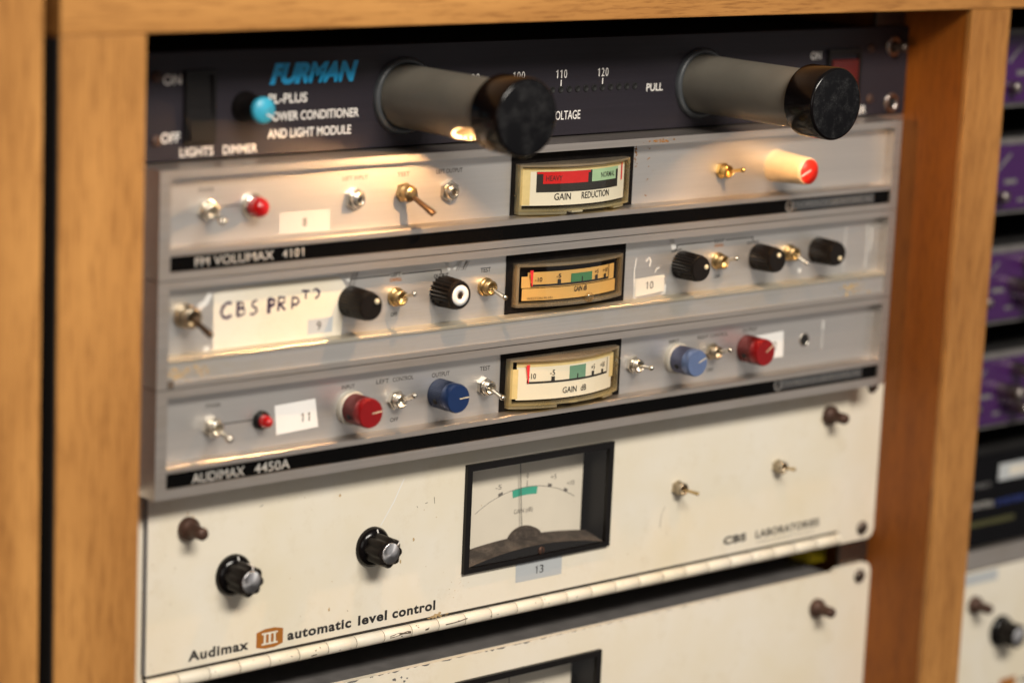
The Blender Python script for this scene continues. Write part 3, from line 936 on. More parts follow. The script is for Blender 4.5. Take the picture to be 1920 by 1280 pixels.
# second unit from the top
u, fp, st = alu_unit(-0.4, -44.6, 'aluminium limiter with cream knob and red heavy zone on its meter')
t = MB()
text(t, 'POWER', -197.6, -190.2, -10.9, 1.5, LY, .01)
text(t, 'LEFT INPUT', -125.2, -111.8, -10.6, 1.8, LY, .012)
text(t, 'TEST', -96.0, -89.4, -10.6, 1.8, LY, .012)
text(t, 'LEFT OUTPUT', -74.6, -60.0, -10.6, 1.8, LY, .012)
t.rect(-190.5, -175, -17.6, -17.1, LY)
part('lettering', t, 'engrave', fp)
toggle(u, -193.7, -18.2, PN, (-2.6, -2.2), 'chrome', 4.4, 15, 1.7)
pl = part('pilot_lamp', MB().lathe([(5.2, 0), (5.2, -1.2), (4.8, -2.4), (4.2, -2.6)], n=36), 'chrome', u, (-171.2, PN, -18))
part('lens', MB().lathe([(4.3, -2.2), (4.4, -4.5), (4.1, -6.4), (3.2, -8.0), (1.8, -8.9), (0, -9.2)], n=14, smooth=False), 'red_lens', pl, (-171.2, PN, -18))
sk = part('number_sticker', MB().quad([(-157.6, -30.6), (-131.2, -31.0), (-131.4, -22.0), (-157.3, -21.9)], PN - .09), 'sticker_clear', fp)
part('number', text(MB(), '8', -145.4, -143.2, -28.4, 3.4, PN - .14, .01), 'engrave', fp)
for x, z in ((-118.9, -18.6), (-67.6, -18.4)):
    j = MB(); nut(j, 0, 0, 0, 4.9, 2.0, .5)
    j.lathe([(3.4, -2.0), (3.4, -3.6), (2.8, -4.2), (1.7, -4.0), (1.4, -3.2)], n=28)
    j.lathe([(2.4, -3.4), (2.3, -4.4), (1.5, -4.4), (1.4, -3.4)], n=24)
    o = part('jack_socket', j, 'chrome', u, (x, PN, z))
    part('socket', MB().disc(0, 0, 1.6, -3.3, 18), 'hole', o, (x, PN, z))
# bat handle switch
b = MB(); nut(b, 0, 0, 0, 4.2, 2.2, .2); b.lathe([(3.6, -2.2), (3.7, -4.6), (3.2, -6.0), (1.6, -6.6), (0, -6.7)], n=28)
bt = part('toggle_switch', b, 'brass', u, (-92.6, PN, -17.4)); bt['label'] = 'bronze switch with a long flat bat handle'
ax = Vector((5.0, -10.5, -7.4)); d = ax.length
hm = MB().lathe([(1.5, 0), (1.6, -d * .3), (1.9, -d * .75), (2.3, -d), (2.1, -d - .5), (0, -d - .6)], n=20, axis=ax, org=(0, -4.0, 0), rfun=lambda a, r, y: r * (1 - .45 * abs(math.sin(a))))
part('lever', hm, 'bronze', bt, (-92.6, PN, -17.4))
part('meter_plate', MB().box(-32.0, 41.5, PN - .5, PN - .05, -32.0, -3.75), 'black_matte', u)
edge_meter(u, -29.8, 36.2, -29.6, -8.9, -16.5, 8.0, 'reduction')
rs = MB()
random.seed(3)
for _ in range(26):
    rs.blob(42.4 + abs(random.gauss(0, 1.0)), -9.0 + random.gauss(0, 2.4), random.uniform(.12, .55), LY - random.random() * .03)
for _ in range(16):
    rs.blob(51 + random.gauss(0, .5), random.choice((-6, -6.6, -11, -14.5, -15.2, -21, -28)) + random.gauss(0, .5), random.uniform(.1, .4), LY - random.random() * .03)
for _ in range(20):
    rs.blob(42 + random.random() * 60, -5 - random.random() * 24, random.uniform(.05, .16), LY - random.random() * .03)
part('rust_stain', rs, 'rust', fp)
r2_ = MB()
for _ in range(24):
    r2_.blob(random.gauss(53, 3.4), -2.2 + random.gauss(0, .5), random.uniform(.15, .6), -18.36 - random.random() * .03, 1.8)
part('rust_stain', r2_, 'rust', u)
toggle(u, 99.4, -19.2, PN, (.6, 2.0), 'gold', 3.9, 13.5, 1.25, .75, .95, rot=.1, label='small gold toggle switch')
ck = MB().lathe([(7.9, 0), (7.8, -1), (6.5, -20.5)], n=120, rfun=flutes(40, .02))
ck.lathe([(6.5, -20.5), (6.2, -22), (5.9, -22)], n=48)
k = part('knob', ck, 'cream_knob', u, (136.3, PN, -19.0)); k['label'] = 'tall cream knob with a bright red cap'
part('cap', MB().lathe([(6.0, -21.6), (5.9, -22.3), (0, -22.4)], n=48), 'red_plastic', k, (136.3, PN, -19.0))
part('pointer_line', MB().quad([(-5.6, -2.3), (.9, .5), (.7, 1.1), (-5.7, -1.4)], -22.5), 'white_ink', k, (136.3, PN, -19.0))
SY = -17.06
t = MB()
text(t, 'FM VOLUMAX', -201.6, -162.9, -40.0, 3.6, SY, .006)
num(t, '4101', -158.8, -146.6, -40.0, 3.6, SY, .006)
part('lettering', t, 'grey_ink', st)


def maker_plate(u, st, z):
    pt = part('maker_plate', MB().rect(144.5, 203.8, z - 2.6, z + 2.3, SY), 'strip_grey', st)
    t = MB()
    text(t, 'THOMSON-CSF LABORATORIES, INC', 147.2, 202.5, z - 1.3, 2.3, SY - .06, .01)
    c = [(143.0 + 2.7 * math.cos(a), z + 2.7 * math.sin(a)) for a in [k * math.pi / 16 for k in range(33)]]
    for r, w in ((2.7, .8), (1.3, .5)):
        V = []
        for kk in range(33):
            a = kk * math.pi / 16
            V += [(143 + (r + w / 2) * math.cos(a), SY - .06, z + (r + w / 2) * math.sin(a)), (143 + (r - w / 2) * math.cos(a), SY - .06, z + (r - w / 2) * math.sin(a))]
        t.add(V, [(2 * i + 1, 2 * i + 3, 2 * i + 2, 2 * i) for i in range(32)])
    t.cuts.append(len(t.f))
    part('lettering', t, 'dim_ink', st)


maker_plate(u, st, -38.2)
VOL = u

# third unit: the stained prototype
u, fp, st = alu_unit(-45.0, -88.9, 'stained aluminium prototype with handwritten paper label and amber meter, third from top',
                     panel='alu_old', lip=(31.3, 33.5), strip='alu_old', strip_y=-17.4, lip_mat='alu_tan', strip_to=41.6)
toggle(u, -203.5, -60.6, PN, (2.6, -5.4), 'chrome_dark', 5.0, 15, 1.5, 1.1, 1.4, 'bronze', bush=4.2, bl=7.0, label='large worn toggle switch with a dark lever', round_nut=True)
pp = part('paper_label', MB().quad([(-189.2, -76.2), (-160, -76.3), (-123.6, -76.2), (-122.6, -66), (-121.8, -55.6), (-125.4, -51.0), (-150, -50.7), (-183, -51.2), (-189.3, -53.0)], PN - .14), 'paper', fp)
hw = MB(); q = PN - .22
S = lambda pts, w=.85: hw.ribbon(pts, w * 1.25, q)
S([(-180.4, -57.6), (-182.5, -57.2), (-184.6, -58.8), (-185.4, -61.0), (-184.4, -63.0), (-182.4, -63.5), (-180.2, -62.6)], 1.1)
S([(-177.0, -57.2), (-177.3, -63.4)], 1.1); S([(-177.2, -57.5), (-174.6, -57.9), (-174.5, -59.8), (-176.8, -60.2)]); S([(-176.8, -60.2), (-173.9, -60.6), (-173.8, -62.6), (-177.2, -63.3)])
S([(-167.6, -57.4), (-169.9, -58.2), (-170.0, -59.8), (-168.2, -60.5), (-167.6, -62.0), (-169.0, -63.2), (-171.0, -63.0)])
S([(-161.6, -57.2), (-161.6, -63.6)], 1.2); S([(-161.6, -57.4), (-158.8, -58.2), (-159.0, -60.0), (-161.4, -60.6)], 1.3)
S([(-156.6, -57.0), (-156.8, -63.0)]); S([(-156.7, -57.2), (-153.6, -57.6), (-153.8, -59.6), (-156.4, -60.2)]); S([(-156.0, -60.2), (-153.2, -62.9)])
S([(-149.6, -57.8), (-149.7, -62.8)]); S([(-149.7, -57.9), (-146.9, -58.4), (-146.3, -60.2), (-147.6, -61.2), (-149.4, -60.9)])
S([(-144.8, -55.6), (-140.9, -55.9)], .7); S([(-142.8, -55.8), (-142.7, -59.2)], .6)
S([(-137.6, -55.2), (-135.8, -56.6), (-136.0, -58.4), (-137.8, -59.4)], .9); S([(-137.6, -55.2), (-139.2, -55.9)], .6)
part('handwriting', hw, 'pen', fp)
part('number_sticker', MB().quad([(-141.4, -74.6), (-128.4, -74.4), (-128.2, -68.0), (-141.3, -68.3)], PN - .2), 'sticker_grey', fp)
part('number', text(MB(), '9', -136.6, -134.3, -73.0, 3.6, PN - .28, .01), 'engrave', fp)
bake_knob(u, -119.1, -62.3, PN, 6.6, 14.8, (2.7, 2.2), n=30, depth=.05)
k2 = bake_knob(u, -69.0, -62.2, PN, 6.9, 12.6, None, n=22, depth=.14); k2['label'] = 'coarse fluted black knob with a white ring on its face'
part('face_ring', MB().lathe([(4.5, -12.2), (4.4, -12.9), (1.9, -12.9), (1.7, -12.4)], n=40), 'sticker_white', k2, (-69.0, PN, -62.2))
part('face_hub', MB().lathe([(1.7, -12.3), (1.5, -12.6), (0, -12.2)], n=24), 'bronze', k2, (-69.0, PN, -62.2))
for x, dx, dz in ((-95.0, -.9, 3.6), (-44.7, 0, -2.6), (100.1, -1.4, 3.4), (149.2, -1.6, -2.8)):
    toggle(u, x, -62.4, PN, (dx, dz), 'brass', 4.1, 14, 1.2, .8, 1.0, 'chrome', bush=3.3, bl=5.0, round_nut=True)
bake_knob(u, 76.4, -62.4, PN, 6.6, 13.6, (2.9, .7), n=26, depth=.08)
bake_knob(u, 127.7, -62.6, PN, 6.4, 13.4, (.6, 2.6), n=26, depth=.08)
bake_knob(u, 169.4, -62.6, PN, 6.4, 14.0, (1.6, -2.2), n=26, depth=.08)
t = MB()
t.rect(-121, -98.2, -53.1, -52.6, LY); t.rect(-91.6, -69.8, -53.1, -52.6, LY); t.rect(-70.1, -69.6, -54.4, -53.1, LY)
text(t, 'LEFT', -97.6, -92.2, -53.6, 1.6, LY, .02)
text(t, 'OUTPUT', -73.8, -65.6, -56.2, 1.6, LY, .02)
text(t, 'TEST', -47.4, -41.6, -56.0, 2.0, LY, .012)
text(t, 'OFF', -97.0, -93.3, -71.0, 1.6, LY, .02)
t.rect(73.0, 96.6, -53.1, -52.6, LY); t.rect(105, 123.6, -53.1, -52.6, LY); t.rect(72.6, 73.2, -54.4, -52.7, LY); t.rect(123.2, 123.8, -54.4, -52.7, LY)
text(t, 'RIGHT', 97.3, 104.2, -53.7, 1.5, LY, .02)
text(t, 'INPUT', 69.6, 76, -56.2, 1.4, LY, .02); text(t, 'OUTPUT', 119.8, 127.8, -56.2, 1.4, LY, .02)
text(t, 'OFF', 98.9, 102.7, -70.8, 1.5, LY, .02)
part('lettering', t, 'black_ink', fp)
t = MB(); text(t, 'CONTROL', -98.2, -91.6, -55.8, 1.4, LY, .03); text(t, 'CONTROL', 97.6, 104, -55.8, 1.3, LY, .03)
part('tape_lettering', t, 'orange_logo', fp)
part('meter_plate', MB().box(-32.6, 39.6, PN - .5, PN - .05, -76.1, -48.35), 'black_matte', u)
edge_meter(u, -28.2, 34.8, -72.2, -54.0, -15.6, 6.0, 'amber')
part('number_sticker', MB().quad([(47.4, -75.3), (65.8, -74.0), (65.6, -66.0), (46.8, -66.9)], PN - .09), 'sticker_cream', fp)
part('number', num(MB(), '10', 53.3, 59.0, -72.2, 3.5, PN - .15, .004), 'engrave', fp)
rd = MB(); random.seed(11)
for pts, w in (([(47.0, -57), (46.0, -63), (46.6, -75.6), (48, -76.2)], .55), ([(53.0, -59.2), (55.0, -57.4), (56.4, -59.0), (55.6, -61.6)], .8), ([(59.6, -64.8), (60.2, -63.0), (62.0, -62.6)], .8), ([(64.0, -75.4), (66.2, -74.8), (66.6, -71)], .8),
                 ([(68.8, -49.6), (71.2, -54.6)], 3.0), ([(-67.2, -48.6), (-66.4, -51.6), (-65.0, -53.4)], 1.8), ([(-62.8, -53.4), (-59.8, -50.4), (-58, -48.9)], 1.5), ([(-59.0, -49.6), (-55.4, -49.0)], 1.4),
                 ([(-124.2, -49.6), (-119.4, -50.4), (-121.2, -53.4)], 2.6), ([(-196.6, -58.0), (-192.8, -56), (-190.6, -52.4)], 2.2), ([(-193.4, -76.0), (-190.8, -75.4)], 2.6),
                 ([(205.4, -52), (206.0, -62), (205.6, -74)], .5), ([(189.6, -52), (189.6, -75)], .35), ([(156.6, -71.6), (158.8, -72.0)], 2.0), ([(208.6, -54), (209.4, -60), (208.0, -66)], .8)):
    rd.ribbon(pts, w, LY - random.random() * .02)
part('tape_residue', rd, 'residue', fp)
sc = MB()
for _ in range(7):
    x = -64 + random.random() * 8; sc.ribbon([(x, -52 - random.random() * 2), (x + 1.2, -54), (x + 2.8 + random.random(), -50)], .12, LY - .03)
for _ in range(6):
    x = -121 + random.random() * 4; sc.ribbon([(x, -57), (x + 1.4, -53), (x + 2.2 + random.random(), -50)], .14, LY - .03)
part('scratch', sc, 'engrave', fp)
for x in (-206, 191):
    ds = MB()
    for _ in range(40):
        ds.blob(x + random.gauss(0, 5), -83 + random.gauss(0, 1.6), random.uniform(.2, .9), -17.44 - random.random() * .02, 1.6)
    part('stain', ds, 'stain', st)
part('corner_notch', MB().box(-214.6, -211.6, -18.5, -18.32, -88.6, -85.4), 'chip', u)

# fourth unit
u, fp, st = alu_unit(-89.3, -134.4, 'aluminium level unit with red and blue knobs and white decibel meter, fourth from top')
t = MB()
text(t, 'POWER', -191.8, -184.4, -100.2, 1.5, LY, .01)
t.rect(-185.2, -166.2, -108.2, -107.6, LY)
text(t, 'INPUT', -122.2, -115.2, -100.2, 1.7, LY, .012)
text(t, 'LEFT', -103.6, -96.6, -99.9, 1.8, LY, .012); text(t, 'CONTROL', -94.6, -83.2, -99.9, 1.8, LY, .012)
text(t, 'OFF', -95.3, -90.8, -117.6, 1.7, LY, .012)
text(t, 'ON', -87.4, -83.8, -109.4, 1.7, LY, .012)
text(t, 'OUTPUT', -72.8, -62.8, -100.4, 1.9, LY, .012)
text(t, 'TEST', -45.4, -39.4, -100.4, 1.9, LY, .012)
text(t, 'INPUT', 71.2, 77.6, -99.8, 1.7, LY, .014)
text(t, 'RIGHT CONTROL', 90.0, 110.4, -99.6, 1.7, LY, .014)
text(t, 'OUTPUT', 120.4, 130.4, -99.2, 1.7, LY, .014)
text(t, 'OFF', 97.4, 101.8, -116.2, 1.6, LY, .014)
part('lettering', t, 'engrave', fp)
toggle(u, -189.0, -108.2, PN, (-1.4, -2.0), 'chrome', 4.4, 15, 1.7)
ld = part('pilot_lamp', MB().lathe([(4.0, 0), (4.0, -1.6), (3.4, -2.6), (2.8, -2.7)], n=32), 'black_pl', u, (-164.2, PN, -108.4)); ld['label'] = 'small red pointed lamp in a black grommet'
part('lens', MB().lathe([(2.8, -2.2), (2.7, -4.4), (2.0, -6.4), (1.1, -7.2), (0, -7.5)], n=20), 'red_lens', ld, (-164.2, PN, -108.4))
part('number_sticker', MB().quad([(-155.9, -115.9), (-134.2, -114.9), (-136.1, -102.5), (-157.2, -103.2)], PN - .09), 'sticker_white', fp)
part('number', num(MB(), '11', -144.2, -137.6, -111.8, 3.8, PN - .15, .006), 'engrave', fp)
metal_knob(u, -117.4, -108.4, PN - 2.8, 6.5, 12.0, 'red_body', 'red_cap', .10, 7.4, 'red anodised knob on a white skirt')
metal_knob(u, -68.5, -107.8, PN, 6.5, 13.7, 'blue_body', 'blue_knob', .06, None, 'deep blue anodised knob')
metal_knob(u, 76.0, -107.0, PN - 2.8, 6.5, 12.2, 'pale_body', 'pale_knob', .38, 7.4, 'faded pale blue anodised knob on a white skirt')
metal_knob(u, 123.6, -107.2, PN, 6.6, 13.2, 'red_body', 'red_cap', .60, None, 'red anodised knob without a skirt')
toggle(u, -93.0, -107.8, PN, (-.8, 4.6), 'chrome', 4.3, 14, 1.3, .9, 1.2, rot=.1)
toggle(u, -42.8, -107.6, PN, (-.6, -2.4), 'chrome', 4.2, 14, 1.25, .9, 1.1, rot=.5)
toggle(u, 48.0, -107.2, PN, (-.8, .8), 'chrome', 4.2, 13.5, 1.25, .9, 1.0, rot=.35)
toggle(u, 99.7, -106.2, PN, (-1.6, 3.2), 'chrome_dark', 4.0, 14, 1.2, .9, 1.0, 'chrome', rot=.2)
part('meter_plate', MB().box(-33.4, 39.8, PN - .5, PN - .05, -120.7, -92.65), 'black_matte', u)
edge_meter(u, -30.6, 35.4, -117.4, -96.4, -16.5, 8.5, 'gain')
part('blank_sticker', MB().quad([(128.8, -114.4), (149.9, -114.0), (149.2, -101.2), (129.4, -101.8)], PN - .09), 'sticker_white', fp)
part('number', num(MB(), '12', 138.6, 145.2, -110.0, 3.8, PN - .15, .006), 'engrave', fp)
ho = part('empty_hole', MB().lathe([(2.9, -.05), (3.3, -.08), (3.3, -.3), (2.9, -.3), (2.7, -.06)], n=28), 'chrome', u, (164.4, PN, -107.1))
part('hole', MB().disc(0, 0, 2.8, -.12, 24), 'hole', ho, (164.4, PN, -107.1))
part('scratch', MB().ribbon([(177.4, -98.6), (177.6, -103.4)], 1.0, LY).ribbon([(177.4, -104), (177.6, -113)], .5, LY), 'residue', fp)
t = MB()
text(t, 'AUDIMAX', -201.0, -174.9, -130.1 + .4, 4.0, SY, .006)
text(t, '4450A', -169.9, -151.8, -129.6, 4.0, SY, .006)
part('lettering', t, 'grey_ink', st)
maker_plate(u, st, -126.6)

# ---------------------------------------------------------------- cream level controllers
def octo(r, z, y0, y1):
    pass


def level_knob(parent, x, z, y, ang):
    """black skirted knob with eight lobes and a spun aluminium disc"""
    sk = MB().lathe([(9.0, 0), (9.0, -1.0), (8.2, -2.6), (6.4, -3.6), (5.4, -3.8)], n=56)
    o = part('knob', sk, 'cap', parent, (x, y, z))
    def lob(a, r, yy): return r * (1 - .14 * (0.5 - .5 * math.cos(8 * (a - ang))) ** 1.4) if r > 4.9 else r
    bd = MB().lathe([(6.9, -3.2), (6.9, -12.4), (6.4, -13.2), (4.7, -13.4)], n=128, rfun=lob)
    bo = part('body', bd, 'knob_black', o, (x, y, z)); sharp(bo, 45)
    part('disc', MB().lathe([(4.75, -13.3), (4.7, -13.6), (4.5, -13.75), (0, -13.7)], n=48), 'disc_spun', o, (x, y, z))
    c, s = math.cos(ang), math.sin(ang)
    ln = MB()
    def bar(r0, r1, ya, yb, w=.35):
        px, pz = -s * w, c * w
        ln.add([(c * r0 - px, ya, s * r0 - pz), (c * r1 - px, yb, s * r1 - pz), (c * r1 + px, yb, s * r1 + pz), (c * r0 + px, ya, s * r0 + pz)], [(0, 1, 2, 3)])
    bar(5.0, 6.5, -13.45, -13.3); bar(6.6, 7.0, -13.2, -12.2); bar(7.02, 7.02 + .01, -12.3, -9.0)
    a2 = 1.5; c, s = math.cos(a2), math.sin(a2)
    bar(6.4, 8.3, -3.7, -2.7, .3)
    part('pointer_line', ln, 'white_ink', o, (x, y, z))
    return o


def thumb(parent, x, z, y):
    b = MB().lathe([(4.9, 0), (4.9, -2.4), (4.2, -3.4), (2.9, -4.6), (2.75, -6), (2.75, -11.2), (2.3, -12), (0, -12.1)], n=32)
    return part('thumb_screw', b, 'rusty', parent, (x, y, z))


def box_meter(u, cx, ztop, zbot, full=True):
    """deep black framed meter with a white dial and an arched black lower cover"""
    x0, x1 = cx - 45.0, cx + 45.0
    Yf, Yd = -5.0, 8.0
    m = part('gain_meter', MB().ring((x0, x1, zbot, ztop), (x0 + 3.0, x1 - 3.0, zbot + 2.2, ztop - 3.0), Yf, -3.0, .7), 'black_pl', u)
    m['label'] = 'black framed moving needle meter'
    fr = MB()
    P = [(x0 + 3.0, zbot + 2.2), (x1 - 3.0, zbot + 2.2), (x1 - 3.0, ztop - 3.0), (x0 + 3.0, ztop - 3.0)]
    Q = [(x0 + 4.6, zbot + 3), (x1 - 4.6, zbot + 3), (x1 - 4.6, ztop - 4.2), (x0 + 4.6, ztop - 4.2)]
    V = [(x, Yf + .6, z) for x, z in P] + [(x, Yd + 3, z) for x, z in Q]
    fr.add(V, [((i + 1) % 4, i, 4 + i, 4 + (i + 1) % 4) for i in range(4)])
    part('inner_wall', fr, 'black_pl', m)
    dx0, dx1, dz0, dz1 = x0 + 4.6, x1 - 7.6, zbot + 2, ztop - 5.0
    part('dial', MB().box(dx0, dx1, Yd, Yd + 1, dz0, dz1), 'dial_cream', m)
    zc = ztop - 19.0                                             # top of the printed arc
    px = cx + 2.0
    R = 58.0
    k = MB(); gz = MB()
    def arc(mb, a0, a1, r0, r1, y, n=24):
        V = []
        for i in range(n + 1):
            a = math.radians(a0 + (a1 - a0) * i / n)
            V += [(px + r0 * math.sin(a), y, zc - R + r0 * math.cos(a)), (px + r1 * math.sin(a), y, zc - R + r1 * math.cos(a))]
        mb.add(V, [(2 * i, 2 * i + 2, 2 * i + 3, 2 * i + 1) for i in range(n)])
    y = Yd - .1
    arc(k, -32, 32, R - .12, R + .12, y)
    arc(gz, -8.5, 7.0, R - 3.8, R - .2, y)
    for a, w in ((-15.5, 1.5), (14.5, 1.3), (25.0, 1.3)):
        arc(k, a - w * .9, a + w * .9, R - .2, R + 1.4, y - .05, 3)
    arc(k, .3, .6, R, R + 3.0, y - .05, 2)
    for s, a, rr, w in (('-5', -16.0, R + 4.2, 3.6), ('0', .5, R + 5.0, 1.2), ('+5', 15.6, R + 4.6, 3.6), ('+10', 26.5, R + 4.4, 4.6)):
        a = math.radians(a)
        xx, zz = px + rr * math.sin(a), zc - R + rr * math.cos(a)
        text(k, s, xx - w / 2, xx + w / 2, zz - .8, 2.3, y - .05, -.006)
    text(k, 'GAIN (dB)', px - 7, px + 4.5, zc - 12.2, 2.2, y - .05, -.006)
    part('lettering', k, 'grey_print', m)
    part('green_zone', gz, 'teal', m)
    # arched lower cover: dusty ledge sloping back to the dial, black front below
    n = 28
    xs = [x0 + 3.2 + (x1 - x0 - 6.4) * i / n for i in range(n + 1)]
    def zf(x): return zbot + 6.9 - 4.6 * ((x - cx) / 42.0) ** 2
    def zbk(x): return zbot + 9.6 - 3.4 * ((x - cx) / 42.0) ** 2
    V = []
    for x in xs: V += [(x, Yf + 1.2, zf(x)), (x, Yd - .2, zbk(x) - 1.0)]
    part('arched_ledge', MB().add(V, [(2 * i, 2 * i + 2, 2 * i + 3, 2 * i + 1) for i in range(n)], True), 'ledge', m)
    pts = [(x, zf(x) - .05) for x in xs]
    part('lower_cover', MB().prism([(xs[0], zbot + 2.3), (xs[-1], zbot + 2.3)] + pts[::-1], Yf + 1.2, Yf + 3), 'black_pl', m)
    hp = [(px - 1 + 10.2 * math.cos(a), zbot + 6.0 + 7.4 * math.sin(a)) for a in [math.pi * q / 20 for q in range(21)]]
    part('pivot_cover', MB().prism(hp, Yd - 3.0, Yd - .3, .4), 'ledge', m)
    part('needle', MB().add([(px - 5.9, Yd - 1.6, ztop - 6), (px - 5.45, Yd - 1.6, ztop - 6), (px - 2.55, Yd - 1.6, zbot + 10), (px - 3.0, Yd - 1.6, zbot + 10)], [(3, 2, 1, 0)]), 'engrave', m)
    screw(m, cx + 2.5, zbot + 3.9, Yf + 1.2, 1.9, .8, 'rusty', 'zero_screw', 1.5)
    part('window', MB().rect(x0 + 3.3, x1 - 3.3, zbot + 2.4, ztop - 3.2, Yf + 1.0), 'glass', m)
    return m


def round_rect(x0, x1, z0, z1, r, n=6):
    P = []
    for cx, cz, a0 in ((x1 - r, z0 + r, -90), (x1 - r, z1 - r, 0), (x0 + r, z1 - r, 90), (x0 + r, z0 + r, 180)):
        for i in range(n + 1):
            a = math.radians(a0 + 90 * i / n); P.append((cx + r * math.cos(a), cz + r * math.sin(a)))
    return P


def cream_unit(cx, top, bot, label, hinge=True, hole=None):
    u = thing('level_controller', (cx, 0, bot), label, 'rack unit', 'cream enamel audio units with rusty thumb screws')
    X = lambda v: cx + v
    part('rack_ear', MB().prism(round_rect(X(212), X(241), bot, top, 4.5), 0, 3.0, .4), 'cream', u)
    part('rack_ear', MB().prism(round_rect(X(-241), X(-212), bot, top, 4.5), 0, 3.0, .4), 'cream', u)
    dz0 = bot + (8.6 if hinge else .5)
    if hole:
        door = part('front_door', MB().ring((X(-212.6), X(212.4), dz0, top - .3), hole, -3.1, -.1, .3), 'cream', u)
        part('chassis', MB().ring((X(-210), X(210), bot + 1, top - 1.6), hole, .1, 14).box(X(-209.9), X(209.9), 14.2, 260, bot + 1.1, top - 1.7), 'chassis', u)
    else:
        door = part('front_door', MB().box(X(-212.6), X(212.4), -3.1, -.1, dz0, top - .3, .35), 'cream', u)
        part('chassis', MB().box(X(-210), X(210), .1, 260, bot + 1, top - 1.6), 'chassis', u)
    part('door_edge', MB().box(X(-212.95), X(-212.65), -2.8, -.1, dz0 + .2, top - .5), 'door_side', door)
    for x, z in ((-232.6, top - 6.4), (-232.6, bot + 6.4), (232.0, top - 6.4), (231.4, bot + 6.4)):
        screw(u, X(x), z, 0, 3.6, 2.0, 'screw_dark', 'rack_screw', 1.1)
    for x, z in ((-193.2, top - 19.0), (196.8, top - 17.0)):
        thumb(u, X(x), z, -3.1)
    return u, door


# upper cream unit
u, door = cream_unit(0, -133.9, -222.3, 'cream hinged door unit with framed needle meter and two black knobs', hole=(-42.5, 45.7, -195.5, -146.5))
level_knob(u, -169.6, -176.6, -3.1, 1.45)
level_knob(u, -95.4, -175.6, -3.1, .75)
box_meter(u, 1.6, -145.6, -196.4)
toggle(u, 91.1, -174.4, -3.1, (1.9, -.6), 'chrome_dark', 3.7, 12.5, 1.0, .7, .9, 'brass', rot=.4)
toggle(u, 160.5, -172.8, -3.1, (.2, .8), 'chrome_dark', 3.5, 12, 1.0, .7, .8, 'brass', rot=.4)
DY = -3.16
part('number_sticker', MB().quad([(-10.3, -206.0), (18.2, -206.0), (18.0, -196.6), (-10.6, -196.6)], DY - .03), 'sticker_grey', door)
part('number', num(MB(), '13', .9, 7.0, -203.4, 3.7, DY - .09, .002), 'black_ink', door)
t = MB()
text(t, 'Audimax', -191.6, -160.6, -210.9, 4.1, DY, .038, 0, 1.12)
text(t, 'automatic', -140.2, -105.6, -210.6, 4.1, DY, .038, 0, 1.12)
text(t, 'level', -101.8, -85.6, -210.6, 4.1, DY, .038, 0, 1.12)
text(t, 'control', -82.6, -57.9, -210.6, 4.1, DY, .038, 0, 1.12)
text(t, 'CBS', 125.8, 141.8, -208.4, 3.6, DY, .05, 0, 1.1)
text(t, 'LABORATORIES', 148.6, 194.9, -208.4, 3.6, DY, .035, 0, 1.1)
part('lettering', t, 'black_ink', door)
t = MB(); text(t, 'A DIVISION OF COLUMBIA BROADCASTING SYSTEM, INC', 149, 192, -211.2, .9, DY, 0)
part('small_print', t, 'engrave', door)
cx, cz = -149.6, -208.0
hexp = [(cx - 7.0, cz - 3.3), (cx - 2.6, cz - 4.4), (cx + 2.6, cz - 4.4), (cx + 7.0, cz - 3.3), (cx + 7.0, cz + 3.3), (cx + 2.6, cz + 4.4), (cx - 2.6, cz + 4.4), (cx - 7.0, cz + 3.3)]
lg = part('badge', MB().quad(hexp, DY), 'orange_logo', door)
t = MB()
for q in (-2.6, 0, 2.6):
    t.rect(cx + q - .55, cx + q + .55, cz - 2.3, cz + 2.3, DY - .05)
t.rect(cx - 4.2, cx + 4.2, cz + 1.9, cz + 2.7, DY - .07); t.rect(cx - 4.2, cx + 4.2, cz - 2.7, cz - 1.9, DY - .07)
part('badge_numeral', t, 'logo_white', door)
# piano hinge along the lower edge
hz, hr = -218.6, 2.9
kn = MB(); edges = []
x = -212.0; i = 0
while x < 212:
    x2 = min(x + 15.6, 212)
    kn.lathe([(hr * .9, 0), (hr, -.3), (hr, -(x2 - x) + .55), (hr * .9, -(x2 - x) + .25), (hr * .5, -(x2 - x) + .25)], n=28, axis=(1, 0, 0), org=(x, -1.8, hz))
    edges.append(x); x = x2; i += 1
hg = part('hinge', kn, 'cream', u)
part('hinge_pin', MB().lathe([(2.45, 0), (2.45, -423)], n=20, axis=(1, 0, 0), org=(-211.6, -1.8, hz)), 'chip', hg)
ch = MB(); random.seed(5)
def on_hinge(pts, w):
    V = []; n = len(pts)
    for xx, aa in pts:
        for da in (-w / hr / 2, w / hr / 2):
            a = aa + da * random.uniform(.5, 1.3)
            V.append((xx, -1.8 - (hr + .05) * math.cos(a), hz + (hr + .05) * math.sin(a)))
    ch.add(V, [(2 * i, 2 * i + 2, 2 * i + 3, 2 * i + 1) for i in range(n - 1)])
    ch.cuts.append(len(ch.f))
on_hinge([(-84.5, -.05), (-82, .0), (-79.5, .12), (-77, .1), (-74.6, .18), (-72.6, .12)], 1.1)
on_hinge([(-64.4, -.05), (-62.6, .0), (-62.2, .2)], .9)
on_hinge([(-52.6, .05), (-48, .12), (-44, .2), (-39.6, .4)], .55)
on_hinge([(-128, -.4), (-125, -.3)], .8)
for _ in range(30):
    xx = random.uniform(-180, 200); a = random.uniform(-.5, .9)
    on_hinge([(xx, a), (xx + random.uniform(.3, 1.0), a + random.uniform(-.1, .1))], random.uniform(.2, .6))
part('paint_chip', ch, 'chip', hg)
st_ = MB(); random.seed(9)
